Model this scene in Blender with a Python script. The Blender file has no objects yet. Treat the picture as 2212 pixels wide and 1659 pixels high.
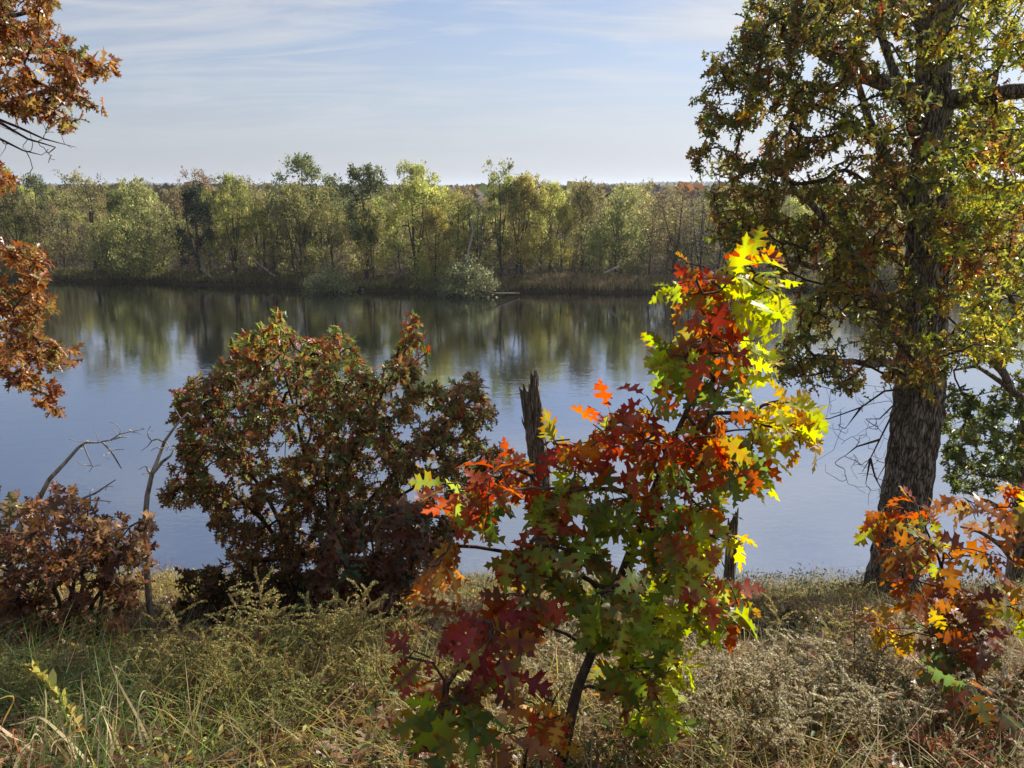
import bpy, math, random
import numpy as np
from mathutils import Vector

# ------------------------------------------------------------------ camera, sky, sun, exposure
scene = bpy.context.scene
col = scene.collection
CAMZ = 14.0
PITCH = math.radians(13.8)
LENS = 28.0
cam_data = bpy.data.cameras.new("camera")
cam_data.lens = LENS
cam_data.sensor_width = 36.0
cam_data.clip_end = 20000
cam_data.clip_start = 0.05
cam = bpy.data.objects.new("camera", cam_data)
cam.location = (0, 0, CAMZ)
cam.rotation_euler = (math.pi / 2 - PITCH, 0, 0)
col.objects.link(cam)
scene.camera = cam

SUN_AZ, SUN_EL = math.radians(50), math.radians(35)
sun_vec = np.array([math.sin(SUN_AZ) * math.cos(SUN_EL), math.cos(SUN_AZ) * math.cos(SUN_EL), math.sin(SUN_EL)])
world = bpy.data.worlds.new("World")
scene.world = world
world.use_nodes = True
wn, wl = world.node_tree.nodes, world.node_tree.links
wn.clear()
w_out = wn.new("ShaderNodeOutputWorld")
w_bg = wn.new("ShaderNodeBackground")
w_bg.inputs["Strength"].default_value = 0.085
sky = wn.new("ShaderNodeTexSky")
sky.sky_type = 'NISHITA'
sky.sun_disc = False
sky.sun_elevation = SUN_EL
sky.sun_rotation = SUN_AZ
sky.altitude = 300
sky.air_density = 1.0
sky.dust_density = 0.4
sky.ozone_density = 3.5
# thin streaks of cirrus: noise on the direction projected to a high cloud deck
tc = wn.new("ShaderNodeTexCoord")
sep = wn.new("ShaderNodeSeparateXYZ")
wl.new(tc.outputs["Generated"], sep.inputs[0])
def wmath(op, a, b=None, clamp=False):
    n = wn.new("ShaderNodeMath"); n.operation = op; n.use_clamp = clamp
    for i, v in enumerate((a, b)):
        if v is None: continue
        if isinstance(v, (int, float)): n.inputs[i].default_value = v
        else: wl.new(v, n.inputs[i])
    return n.outputs[0]
zz = wmath('ADD', wmath('MAXIMUM', sep.outputs[2], 0.0), 0.10)
cx = wmath('DIVIDE', sep.outputs[0], zz)
cy = wmath('DIVIDE', sep.outputs[1], zz)
comb = wn.new("ShaderNodeCombineXYZ")
wl.new(cx, comb.inputs[0]); wl.new(cy, comb.inputs[1])
def wnoise(scale, loc, rot, detail, dist, sc=(1, 1, 1)):
    mp = wn.new("ShaderNodeMapping")
    mp.inputs["Location"].default_value = loc
    mp.inputs["Rotation"].default_value = (0, 0, rot)
    mp.inputs["Scale"].default_value = sc
    wl.new(comb.outputs[0], mp.inputs[0])
    n = wn.new("ShaderNodeTexNoise")
    n.inputs["Scale"].default_value = scale
    n.inputs["Detail"].default_value = detail
    n.inputs["Roughness"].default_value = 0.58
    n.inputs["Distortion"].default_value = dist
    wl.new(mp.outputs[0], n.inputs["Vector"])
    return n.outputs["Fac"]
n1 = wnoise(0.60, (3.1, 1.7, 0), 0.5, 7, 0.9, (0.6, 1.1, 1))
n2 = wnoise(1.5, (7.3, 2.2, 0), 0.42, 9, 1.8, (0.5, 1.5, 1))
cl = wmath('ADD', wmath('MULTIPLY', n1, 0.65), wmath('MULTIPLY', n2, 0.45))
def wrange(v, a, b, c, d):
    q = wn.new("ShaderNodeMapRange")
    for k, x in zip(("From Min", "From Max", "To Min", "To Max"), (a, b, c, d)): q.inputs[k].default_value = x
    wl.new(v, q.inputs["Value"]); return q.outputs[0]
def wmix(f, a, b):
    q = wn.new("ShaderNodeMix"); q.data_type = 'RGBA'
    wl.new(f, q.inputs["Factor"]); wl.new(a, q.inputs[6]); wl.new(b, q.inputs[7]); return q.outputs[2]
dot = wn.new("ShaderNodeVectorMath"); dot.operation = 'DOT_PRODUCT'
wl.new(tc.outputs["Generated"], dot.inputs[0]); dot.inputs[1].default_value = tuple(sun_vec)
sunny = wmath('POWER', wmath('MAXIMUM', dot.outputs["Value"], 0.0), 2.0)
def wtint(rgb, base, gain):
    q = wn.new("ShaderNodeVectorMath"); q.operation = 'SCALE'; q.inputs[0].default_value = rgb
    wl.new(wmath('ADD', base, wmath('MULTIPLY', sunny, gain)), q.inputs["Scale"]); return q.outputs[0]
# a thin veil that thickens towards the horizon, streaks of cirrus over it, both brighter on the sun's side
hz = wmath('MULTIPLY', wmath('POWER', wmath('SUBTRACT', 1.0, wmath('MAXIMUM', sep.outputs[2], 0.0)), 5.0), 0.97)
veil = wmath('MAXIMUM', wrange(n1, 0.46, 0.66, 0.30, 0.78), hz)
wb = wn.new('ShaderNodeVectorMath'); wb.operation = 'MULTIPLY'; wb.inputs[1].default_value = (0.90, 0.82, 0.83)  # white balance
wl.new(sky.outputs[0], wb.inputs[0])
c_sky = wmix(veil, wb.outputs[0], wtint((3.55, 3.70, 4.18), 0.82, 0.40))
wisp = wmath('MULTIPLY', wrange(cl, 0.50, 0.66, 0.0, 0.85), wrange(sep.outputs[2], 0.02, 0.14, 0.15, 1.0))
c_all = wmix(wisp, c_sky, wtint((4.7, 4.9, 5.3), 0.84, 0.38))
wl.new(c_all, w_bg.inputs["Color"])
wl.new(w_bg.outputs[0], w_out.inputs[0])

sun_data = bpy.data.lights.new("sun", 'SUN')
sun_data.energy = 4.9
sun_data.angle = math.radians(0.5)
sun_data.color = (1.0, 0.93, 0.82)
sun = bpy.data.objects.new("sun", sun_data)
sun.rotation_euler = Vector(-sun_vec).to_track_quat('-Z', 'Y').to_euler()
sun.location = (60, 40, 80)
col.objects.link(sun)

vs = scene.view_settings
vs.view_transform = 'Standard'; vs.look = 'None'; vs.gamma = 1.0; vs.exposure = 0.85
scene.render.engine = 'CYCLES'
cy_ = scene.cycles
cy_.max_bounces = 8; cy_.diffuse_bounces = 5; cy_.glossy_bounces = 3; cy_.transmission_bounces = 4
cy_.transparent_max_bounces = 4; cy_.volume_bounces = 0
cy_.caustics_reflective = False; cy_.caustics_refractive = False
cy_.use_denoising = True

# ------------------------------------------------------------------ helpers
F = 1106.0 / (18.0 / LENS)
CAM = np.array([0, 0, CAMZ])
FW = np.array([0, math.cos(PITCH), -math.sin(PITCH)])
UP = np.array([0, math.sin(PITCH), math.cos(PITCH)])
def at(u, v, Y):
    """world point seen at photo position u, v (2212-wide view) at depth Y in front of the viewer"""
    d = FW + np.array([1.0, 0, 0]) * ((u - 1106) / F) + UP * ((829.5 - v) / F)
    return CAM + d * (Y / d[1])
def at_many(u, v, Y):
    u, v, Y = np.asarray(u, float), np.asarray(v, float), np.asarray(Y, float)
    d = FW[None] + np.outer((u - 1106) / F, [1.0, 0, 0]) + np.outer((829.5 - v) / F, UP)
    return CAM + d * (Y / d[:, 1])[:, None]
def hit_z(u, v, z):
    d = FW + np.array([1.0, 0, 0]) * ((u - 1106) / F) + UP * ((829.5 - v) / F)
    return CAM + d * ((z - CAMZ) / d[2])
def lin(h):
    h = h.lstrip('#')
    c = np.array([int(h[i:i + 2], 16) / 255 for i in (0, 2, 4)])
    return np.where(c <= 0.04045, c / 12.92, ((c + 0.055) / 1.055) ** 2.4)
def norm(a):
    return a / np.maximum(np.linalg.norm(a, axis=-1, keepdims=True), 1e-9)
def empty(name, label, cat, loc, group=None):
    o = bpy.data.objects.new(name, None)
    o.empty_display_size = 0.2
    o.location = tuple(float(c) for c in loc)
    o["label"] = label; o["category"] = cat
    if group: o["group"] = group
    col.objects.link(o)
    return o
def link(name, me, parent=None, label=None, cat=None, kind=None, group=None, loc=None):
    o = bpy.data.objects.new(name, me)
    col.objects.link(o)
    if parent is not None: o.parent = parent
    if loc is not None: o.location = tuple(float(c) for c in loc)
    for k, v in (("label", label), ("category", cat), ("kind", kind), ("group", group)):
        if v: o[k] = v
    return o
def make_mesh(name, V, loops, sizes, mat, color=None, smooth=False):
    me = bpy.data.meshes.new(name)
    V = np.ascontiguousarray(V, dtype=np.float32)
    loops = np.ascontiguousarray(loops, dtype=np.int32)
    sizes = np.asarray(sizes, dtype=np.int32)
    me.vertices.add(len(V)); me.vertices.foreach_set("co", V.ravel())
    me.loops.add(len(loops)); me.loops.foreach_set("vertex_index", loops)
    starts = np.zeros(len(sizes), np.int32); starts[1:] = np.cumsum(sizes)[:-1]
    me.polygons.add(len(sizes)); me.polygons.foreach_set("loop_start", starts)
    me.polygons.foreach_set("loop_total", sizes)
    if smooth: me.polygons.foreach_set("use_smooth", np.ones(len(sizes), bool))
    me.update(calc_edges=True)
    if color is not None:
        ca = me.color_attributes.new("Col", 'FLOAT_COLOR', 'POINT')
        rgba = np.ones((len(V), 4), np.float32); rgba[:, :3] = color
        ca.data.foreach_set("color", rgba.ravel())
    if mat: me.materials.append(mat)
    return me
class Geo:
    """gathers pieces of one mesh"""
    def __init__(self): self.V, self.L, self.S, self.C, self.n = [], [], [], [], 0
    def add(self, V, loops, sizes, color):
        V = np.asarray(V, float)
        self.V.append(V); self.L.append(np.asarray(loops).ravel() + self.n); self.S.append(np.asarray(sizes).ravel())
        c = np.asarray(color, float)
        self.C.append(np.broadcast_to(c, (len(V), 3)) if c.ndim == 1 else c)
        self.n += len(V)
    def mesh(self, name, mat, base=(0, 0, 0), smooth=False):
        return make_mesh(name, np.concatenate(self.V) - np.asarray(base), np.concatenate(self.L), np.concatenate(self.S), mat, np.concatenate(self.C), smooth)
def vnoise2(x, y, seed=0):
    """smooth value noise on numpy arrays"""
    r = np.random.default_rng(seed).random((64, 64))
    xi, yi = np.floor(x).astype(int), np.floor(y).astype(int)
    fx, fy = x - xi, y - yi
    fx = fx * fx * (3 - 2 * fx); fy = fy * fy * (3 - 2 * fy)
    g = lambda a, b: r[a % 64, b % 64]
    return (g(xi, yi) * (1 - fx) + g(xi + 1, yi) * fx) * (1 - fy) + (g(xi, yi + 1) * (1 - fx) + g(xi + 1, yi + 1) * fx) * fy
def pal(entries):
    return np.array([lin(h) for h, w in entries]), np.array([w for h, w in entries], float) / sum(w for h, w in entries)
def pick(rng, palette, n, jit=0.22):
    cs, ws = palette
    c = cs[rng.choice(len(ws), n, p=ws)]
    return np.clip(c * np.exp(rng.normal(0, jit, (n, 1))) * np.exp(rng.normal(0, 0.08, (n, 3))), 0.002, 0.9)

def twig_pick(rng, palette, idx, N, share=.65, jit=.2):
    """leaves of one twig mostly share a colour"""
    tw = pick(rng, palette, N, .15)[idx] * np.exp(rng.normal(0, jit, (len(idx), 1)))
    return np.where(rng.random((len(idx), 1)) < share, np.clip(tw, .002, .9), pick(rng, palette, len(idx), .25))

# ------------------------------------------------------------------ materials
def new_mat(name):
    m = bpy.data.materials.new(name); m.use_nodes = True
    m.node_tree.nodes.clear()
    return m, m.node_tree.nodes, m.node_tree.links
def leaf_material(name, trans=0.45, rough=0.42, spec=0.5, gain=1.0, sat=1.15, gam=0.72, blotch=None, hue_jit=0.0):
    m, n, l = new_mat(name)
    out = n.new("ShaderNodeOutputMaterial")
    at_ = n.new("ShaderNodeAttribute"); at_.attribute_name = "Col"
    c = at_.outputs["Color"]
    if hue_jit:
        oi = n.new("ShaderNodeObjectInfo")
        h = n.new("ShaderNodeHueSaturation")
        mp = n.new("ShaderNodeMapRange"); mp.inputs["To Min"].default_value = 0.5 - hue_jit; mp.inputs["To Max"].default_value = 0.5 + hue_jit * 0.7
        l.new(oi.outputs["Random"], mp.inputs["Value"]); l.new(mp.outputs[0], h.inputs["Hue"])
        mv = n.new("ShaderNodeMath"); mv.operation = 'MULTIPLY_ADD'; mv.inputs[1].default_value = 7.3; mv.inputs[2].default_value = 0.0
        fr = n.new("ShaderNodeMath"); fr.operation = 'FRACT'
        l.new(oi.outputs["Random"], mv.inputs[0]); l.new(mv.outputs[0], fr.inputs[0])
        mp2 = n.new("ShaderNodeMapRange"); mp2.inputs["To Min"].default_value = 0.66; mp2.inputs["To Max"].default_value = 1.12
        l.new(fr.outputs[0], mp2.inputs["Value"]); l.new(mp2.outputs[0], h.inputs["Value"])
        l.new(c, h.inputs["Color"]); c = h.outputs[0]
    if blotch:
        # autumn blotches of red and brown with a shape of their own on each leaf
        tcn = n.new("ShaderNodeTexCoord")
        nz = n.new("ShaderNodeTexNoise"); nz.inputs["Scale"].default_value = blotch[0]; nz.inputs["Detail"].default_value = 4
        l.new(tcn.outputs["Object"], nz.inputs["Vector"])
        rp = n.new("ShaderNodeMapRange"); rp.inputs["From Min"].default_value = blotch[1]; rp.inputs["From Max"].default_value = blotch[1] + 0.07
        rp.inputs["To Max"].default_value = blotch[2]
        l.new(nz.outputs["Fac"], rp.inputs["Value"])
        mx = n.new("ShaderNodeMix"); mx.data_type = 'RGBA'
        l.new(rp.outputs[0], mx.inputs["Factor"]); l.new(c, mx.inputs[6]); mx.inputs[7].default_value = (*lin('#a8431a'), 1)
        c = mx.outputs[2]
    p = n.new("ShaderNodeBsdfPrincipled")
    p.inputs["Roughness"].default_value = rough
    p.inputs["Specular IOR Level"].default_value = spec
    l.new(c, p.inputs["Base Color"])
    g = n.new("ShaderNodeGamma"); g.inputs["Gamma"].default_value = gam
    l.new(c, g.inputs["Color"])
    hs = n.new("ShaderNodeHueSaturation"); hs.inputs["Saturation"].default_value = sat; hs.inputs["Value"].default_value = gain
    l.new(g.outputs[0], hs.inputs["Color"])
    t = n.new("ShaderNodeBsdfTranslucent"); l.new(hs.outputs[0], t.inputs["Color"])
    mix = n.new("ShaderNodeMixShader"); mix.inputs[0].default_value = trans
    l.new(p.outputs[0], mix.inputs[1]); l.new(t.outputs[0], mix.inputs[2])
    l.new(mix.outputs[0], out.inputs["Surface"])
    return m
M_near = leaf_material("glossy_oak_leaf", 0.58, 0.42, 0.42, 1.0, 1.32, 0.60, (48.0, 0.60, 0.75))
M_oak = leaf_material("oak_leaf", 0.48, 0.38, 0.5, 1.0, 1.15, 0.66)
M_far = leaf_material("far_leaf", 0.44, 0.55, 0.25, 1.0, 1.0, 0.85, None, 0.010)
M_grass = leaf_material("dry_grass_blade", 0.35, 0.55, 0.3, 1.0, 1.05, 0.85)
def bark_material(name, dark, light, scale=(14, 14, 2.2), bump=0.6, dist=0.02, plates=None):
    m, n, l = new_mat(name)
    out = n.new("ShaderNodeOutputMaterial")
    p = n.new("ShaderNodeBsdfPrincipled"); p.inputs["Roughness"].default_value = 0.88; p.inputs["Specular IOR Level"].default_value = 0.2
    tcn = n.new("ShaderNodeTexCoord")
    mp = n.new("ShaderNodeMapping"); mp.inputs["Scale"].default_value = scale
    l.new(tcn.outputs["Object"], mp.inputs[0])
    nz = n.new("ShaderNodeTexNoise"); nz.inputs["Scale"].default_value = 1.0; nz.inputs["Detail"].default_value = 9; nz.inputs["Roughness"].default_value = 0.65
    nz.inputs["Distortion"].default_value = 0.5
    l.new(mp.outputs[0], nz.inputs["Vector"])
    nb = n.new("ShaderNodeTexNoise"); nb.inputs["Scale"].default_value = 3.0; nb.inputs["Detail"].default_value = 3
    l.new(tcn.outputs["Object"], nb.inputs["Vector"])
    rp = n.new("ShaderNodeValToRGB")
    rp.color_ramp.elements[0].position = 0.36; rp.color_ramp.elements[0].color = (*lin(dark), 1)
    rp.color_ramp.elements[1].position = 0.66; rp.color_ramp.elements[1].color = (*lin(light), 1)
    l.new(nz.outputs["Fac"], rp.inputs[0])
    hs = n.new("ShaderNodeHueSaturation")
    mr_ = n.new("ShaderNodeMapRange"); mr_.inputs["To Min"].default_value = 0.6; mr_.inputs["To Max"].default_value = 1.4
    l.new(nb.outputs["Fac"], mr_.inputs["Value"]); l.new(mr_.outputs[0], hs.inputs["Value"]); l.new(rp.outputs[0], hs.inputs["Color"])
    l.new(hs.outputs[0], p.inputs["Base Color"])
    b = n.new("ShaderNodeBump"); b.inputs["Strength"].default_value = bump; b.inputs["Distance"].default_value = dist
    hgt = nz.outputs["Fac"]
    if plates:
        # furrows between long bark plates
        mp2 = n.new("ShaderNodeMapping"); mp2.inputs["Scale"].default_value = plates
        wv = n.new("ShaderNodeVectorMath"); wv.operation = 'ADD'
        sc2 = n.new("ShaderNodeVectorMath"); sc2.operation = 'SCALE'; sc2.inputs["Scale"].default_value = 0.10
        l.new(nb.outputs["Color"], sc2.inputs[0]); l.new(tcn.outputs["Object"], wv.inputs[0]); l.new(sc2.outputs[0], wv.inputs[1])
        l.new(wv.outputs[0], mp2.inputs[0])
        vo = n.new("ShaderNodeTexVoronoi"); vo.feature = 'DISTANCE_TO_EDGE'; vo.inputs["Scale"].default_value = 1.0
        l.new(mp2.outputs[0], vo.inputs["Vector"])
        cr = n.new("ShaderNodeMapRange"); cr.inputs["From Max"].default_value = 0.13; l.new(vo.outputs["Distance"], cr.inputs["Value"])
        mxp = n.new("ShaderNodeMix"); mxp.data_type = 'RGBA'; mxp.inputs[6].default_value = (*lin('#423b33'), 1)
        l.new(cr.outputs[0], mxp.inputs["Factor"]); l.new(hs.outputs[0], mxp.inputs[7]); l.new(mxp.outputs[2], p.inputs["Base Color"])
        ad = n.new("ShaderNodeMath"); ad.operation = 'MULTIPLY_ADD'; ad.inputs[1].default_value = 1.2
        l.new(cr.outputs[0], ad.inputs[0]); l.new(nz.outputs["Fac"], ad.inputs[2]); hgt = ad.outputs[0]
    l.new(hgt, b.inputs["Height"]); l.new(b.outputs[0], p.inputs["Normal"])
    l.new(p.outputs[0], out.inputs["Surface"])
    return m
M_bark = bark_material("oak_bark", '#4e473e', '#b9ae9d', (16, 16, 6.0), 0.8, 0.018, (30, 30, 4.6))
M_twig = bark_material("twig_bark", '#2c231b', '#5e5044', (30, 30, 30), 0.2, 0.004)
M_farbark = bark_material("far_bark", '#2c2620', '#675d51', (4, 4, 1), 0.3, 0.03)
M_dead = bark_material("weathered_wood", '#5c5349', '#c2b7a7', (26, 26, 4), 0.5, 0.008)
M_pale = bark_material("bleached_wood", '#7d766c', '#cfc8bb', (30, 30, 8), 0.4, 0.006)
M_snag = bark_material("rotten_snag_wood", '#4c4238', '#b0a290', (34, 34, 3.4), 0.8, 0.012, (40, 40, 2.4))

def ground_material():
    m, n, l = new_mat("leaf_strewn_soil")
    out = n.new("ShaderNodeOutputMaterial"); p = n.new("ShaderNodeBsdfPrincipled"); p.inputs["Roughness"].default_value = 0.95
    p.inputs["Specular IOR Level"].default_value = 0.1
    tcn = n.new("ShaderNodeTexCoord")
    a = n.new("ShaderNodeTexNoise"); a.inputs["Scale"].default_value = 1.3; a.inputs["Detail"].default_value = 8
    b = n.new("ShaderNodeTexNoise"); b.inputs["Scale"].default_value = 28; b.inputs["Detail"].default_value = 5
    l.new(tcn.outputs["Object"], a.inputs["Vector"]); l.new(tcn.outputs["Object"], b.inputs["Vector"])
    r = n.new("ShaderNodeValToRGB")
    r.color_ramp.elements[0].position = 0.35; r.color_ramp.elements[0].color = (*lin('#33291c'), 1)
    r.color_ramp.elements[1].position = 0.65; r.color_ramp.elements[1].color = (*lin('#5a4a32'), 1)
    mx = n.new("ShaderNodeMath"); mx.operation = 'MULTIPLY_ADD'; mx.inputs[1].default_value = 0.5
    hf = n.new("ShaderNodeMath"); hf.operation = 'MULTIPLY'; hf.inputs[1].default_value = 0.5
    l.new(b.outputs["Fac"], hf.inputs[0]); l.new(a.outputs["Fac"], mx.inputs[0]); l.new(hf.outputs[0], mx.inputs[2])
    l.new(mx.outputs[0], r.inputs[0]); l.new(r.outputs[0], p.inputs["Base Color"])
    bp = n.new("ShaderNodeBump"); bp.inputs["Strength"].default_value = 0.8; bp.inputs["Distance"].default_value = 0.05
    l.new(b.outputs["Fac"], bp.inputs["Height"]); l.new(bp.outputs[0], p.inputs["Normal"])
    l.new(p.outputs[0], out.inputs["Surface"])
    return m
M_ground = ground_material()

def water_material():
    m, n, l = new_mat("river_water")
    out = n.new("ShaderNodeOutputMaterial")
    tcn = n.new("ShaderNodeTexCoord")
    def nz(scale, sc, rot=0.0, detail=3, dist=0.3):
        mp = n.new("ShaderNodeMapping"); mp.inputs["Scale"].default_value = sc; mp.inputs["Rotation"].default_value = (0, 0, rot)
        l.new(tcn.outputs["Object"], mp.inputs[0])
        t = n.new("ShaderNodeTexNoise"); t.inputs["Scale"].default_value = scale; t.inputs["Detail"].default_value = detail
        t.inputs["Distortion"].default_value = dist
        l.new(mp.outputs[0], t.inputs["Vector"]); return t.outputs["Fac"]
    def math_(op, a, b):
        q = n.new("ShaderNodeMath"); q.operation = op; q.inputs[2].default_value = 0.51
        for i, v in enumerate((a, b)):
            if isinstance(v, (int, float)): q.inputs[i].default_value = v
            else: l.new(v, q.inputs[i])
        return q.outputs[0]
    fine = nz(3.2, (0.55, 1.0, 1), 0.35, 3, 0.6)
    mid = nz(0.7, (0.4, 1.0, 1), -0.15, 2, 0.4)
    patch = nz(0.045, (0.5, 1.4, 1), 0.1, 3, 0.5)
    pr = n.new("ShaderNodeMapRange"); pr.inputs["From Min"].default_value = 0.38; pr.inputs["From Max"].default_value = 0.66
    pr.inputs["To Min"].default_value = 0.35; pr.inputs["To Max"].default_value = 1.0
    l.new(patch, pr.inputs["Value"])
    h = math_('ADD', math_('MULTIPLY', fine, 0.010), math_('MULTIPLY', mid, 0.014))
    h = math_('MULTIPLY', h, pr.outputs[0])
    b = n.new("ShaderNodeBump"); b.inputs["Strength"].default_value = 1.0; b.inputs["Distance"].default_value = 1.0
    l.new(h, b.inputs["Height"])
    gl = n.new("ShaderNodeBsdfGlossy"); gl.inputs["Roughness"].default_value = 0.035
    gl.inputs["Color"].default_value = (0.88, 0.93, 1.0, 1)
    df = n.new("ShaderNodeBsdfDiffuse"); df.inputs["Color"].default_value = (0.012, 0.011, 0.008, 1)
    fr = n.new("ShaderNodeFresnel"); fr.inputs["IOR"].default_value = 1.9
    l.new(b.outputs[0], gl.inputs["Normal"]); l.new(b.outputs[0], fr.inputs["Normal"])
    mx = n.new("ShaderNodeMixShader")
    l.new(math_('MULTIPLY_ADD', fr.outputs[0], 0.48), mx.inputs[0]); l.new(df.outputs[0], mx.inputs[1]); l.new(gl.outputs[0], mx.inputs[2])
    l.new(mx.outputs[0], out.inputs["Surface"])
    return m
M_water = water_material()

# ------------------------------------------------------------------ terrain and river
_bank_uv = [(-400, 596), (-100, 600), (100, 606), (350, 612), (600, 620), (700, 626), (1000, 636), (1100, 633), (1430, 632), (1700, 628), (2300, 612), (2900, 600)]
_bank = np.array([hit_z(u, v, 0.0) for u, v in _bank_uv])
def bank_y(x):
    x = np.asarray(x, float)
    return np.interp(x, _bank[:, 0], _bank[:, 1]) + 0.9 * np.sin(x * 0.31) + 0.5 * np.sin(x * 0.83 + 1) + 0.25 * np.sin(x * 2.3)
def near_z(x, y):
    x, y = np.asarray(x, float), np.asarray(y, float)
    base = np.interp(y, [-80, 0.6, 1.4, 2.2, 4.0, 8.0, 12.2, 14.0, 21.0, 26.0, 40.0], [13.2, 12.5, 12.42, 12.18, 11.37, 9.49, 7.55, 6.3, 0.0, -1.6, -3.0])
    amp = np.clip((y + 2) / 6, 0.2, 1) * np.clip((20 - y) / 6, 0, 1)
    return base + amp * (0.30 * (vnoise2(x * 0.35 + 9, y * 0.35 + 4, 3) - 0.5) + 0.12 * (vnoise2(x * 1.3, y * 1.3, 5) - 0.5))
def far_z(x, off):
    z = np.interp(off, [-30, -3, -0.5, 0.0, 0.25, 0.9, 3, 60, 1200, 1500, 2700, 4000, 9000], [-3, -1.5, -0.3, 0.0, 0.5, 0.8, 1.2, 1.7, 2, 2, 15, 18, 15])
    z = z + np.where((off > 0.3) & (off < 1000), 0.35 * (vnoise2(x * 0.4, off * 0.4, 11) - 0.5), 0)
    k = np.clip((off - 1300) / 1200, 0, 1)
    return z + k * 30 * (vnoise2(x * 0.0016 + 3, off * 0.0009 + 7, 21) - 0.45)
def build_terrain():
    xs = np.unique(np.round(np.concatenate([np.arange(-14, 14.01, 0.25), np.arange(-30, 30.1, 1.0), np.arange(-140, 140.1, 1.6), np.linspace(-700, 700, 60), np.linspace(-9000, 9000, 110)]), 3))
    rows = []
    for y in np.concatenate([np.array([-300, -120, -60, -30, -15]), np.arange(-8, 26.01, 0.25), np.array([28, 32, 40])]):
        yy = np.full_like(xs, y); rows.append(np.stack([xs, yy, near_z(xs, yy)], 1))
    for off in [-30, -8, -3, -1.5, -0.5, -0.1, 0.0, 0.12, 0.25, 0.5, 0.9, 1.5, 2.2, 3, 4, 5, 7, 9, 12, 16, 20, 28, 40, 60, 90, 140, 220, 350, 550, 850, 1200, 1500, 1700, 1900, 2100, 2300, 2500, 2700, 3000, 4000, 9000]:
        o = np.full_like(xs, off)
        yy = bank_y(xs) + o
        if off > 300: yy = 118 + o
        rows.append(np.stack([xs, yy, far_z(xs, o)], 1))
    V = np.concatenate(rows); nc, nr = len(xs), len(rows)
    i = (np.arange(nr - 1)[:, None] * nc + np.arange(nc - 1)[None]).ravel()
    loops = np.stack([i, i + 1, i + nc + 1, i + nc], 1).ravel()
    me = make_mesh("ground", V, loops, np.full(len(i), 4), M_ground, None, True)
    link("ground", me, kind="structure")
build_terrain()
me = make_mesh("river_water", np.array([[-3000, 12, 0], [3000, 12, 0], [3000, 150, 0], [-3000, 150, 0]], float), [0, 1, 2, 3], [4], M_water)
link("river_water", me, kind="structure")

# ------------------------------------------------------------------ branching and leaves
def grow(trunks, attract, step=0.3, seed=0, lift=0.25, down_pen=0.35, wob=0.06):
    """trunks: list of (points, radii). Joins every attractor to the nearest wood; returns P, parent, radius, terminal index, fixed flag"""
    rng = np.random.default_rng(seed)
    attract = np.asarray(attract, float).reshape(-1, 3)
    cap = sum(len(t[0]) for t in trunks) + len(attract) * 14 + 10
    P = np.zeros((cap, 3)); par = np.full(cap, -1); rad = np.zeros(cap); fixed = np.zeros(cap, bool); n = 0
    for pts, rr in trunks:
        st = -1
        if n:  # a limb starts on the nearest wood
            st = int(np.argmin(((P[:n] - pts[0]) ** 2).sum(1)))
        for k, (p, r) in enumerate(zip(pts, rr)):
            P[n] = p; rad[n] = r; fixed[n] = True
            par[n] = (n - 1) if k else st
            n += 1
    ntr = n
    d0 = np.array([((P[:ntr] - a) ** 2).sum(1).min() for a in attract]) if len(attract) else np.zeros(0)
    term = np.zeros(len(attract), int)
    for ai in np.argsort(d0):
        a = attract[ai]
        dv = a - P[:n]
        d = np.sqrt((dv ** 2).sum(1))
        cost = d * (1 + down_pen * np.clip(-dv[:, 2] / np.maximum(d, 1e-6), 0, 1))
        j = int(np.argmin(cost))
        p0 = P[j]; L = np.linalg.norm(a - p0)
        pd = p0 - P[par[j]] if par[j] >= 0 else np.array([0, 0, 1.0])
        pd = pd / max(np.linalg.norm(pd), 1e-6)
        c = p0 + (pd * 0.3 + np.array([0, 0, lift])) * L * 0.5 + (a - p0) * 0.25 + rng.normal(0, wob, 3) * L
        m = int(min(13, max(2, math.ceil(L / step))))
        prev = j
        for q in range(1, m + 1):
            t = q / m
            P[n] = (1 - t) ** 2 * p0 + 2 * t * (1 - t) * c + t * t * a
            if q < m: P[n] += rng.normal(0, wob * 0.35, 3) * step
            par[n] = prev; prev = n; n += 1
        term[ai] = prev
    P, par, rad, fixed = P[:n], par[:n], rad[:n], fixed[:n]
    return P, par, rad, term, fixed
def pipe_radius(P, par, rad, term, fixed, tip=0.003, k=0.45, cap=None):
    cnt = np.zeros(len(P)); cnt[term] += 1
    for i in range(len(P) - 1, -1, -1):
        if par[i] >= 0 and not fixed[i]: cnt[par[i]] += cnt[i]
    cnt = np.maximum(cnt, 1)
    r = tip * cnt ** k
    if cap: r = np.minimum(r, cap)
    return np.where(fixed & (rad > 0), np.maximum(rad, 0.0005), r)
def tube(g, pts, rr, sides, color, cap_end=True):
    pts = np.asarray(pts, float); m = len(pts)
    if m < 2: return
    T = np.gradient(pts, axis=0); T = norm(T)
    ref = np.array([0.31, 0.17, 0.93]) if abs(T[0][2]) < 0.8 else np.array([1.0, 0.13, 0.05])
    A = norm(np.cross(T, ref)); B = np.cross(T, A)
    th = np.arange(sides) * 2 * math.pi / sides
    V = pts[:, None] + rr[:, None, None] * (np.cos(th)[None, :, None] * A[:, None] + np.sin(th)[None, :, None] * B[:, None])
    V = V.reshape(-1, 3)
    i = np.arange(m - 1)[:, None] * sides; j = np.arange(sides)[None]; j2 = (j + 1) % sides
    loops = np.stack([i + j, i + j2, i + sides + j2, i + sides + j], 2).reshape(-1)
    sizes = np.full((m - 1) * sides, 4)
    if cap_end:
        loops = np.concatenate([loops, (m - 1) * sides + np.arange(sides)]); sizes = np.append(sizes, sides)
    g.add(V, loops, sizes, color)
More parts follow.
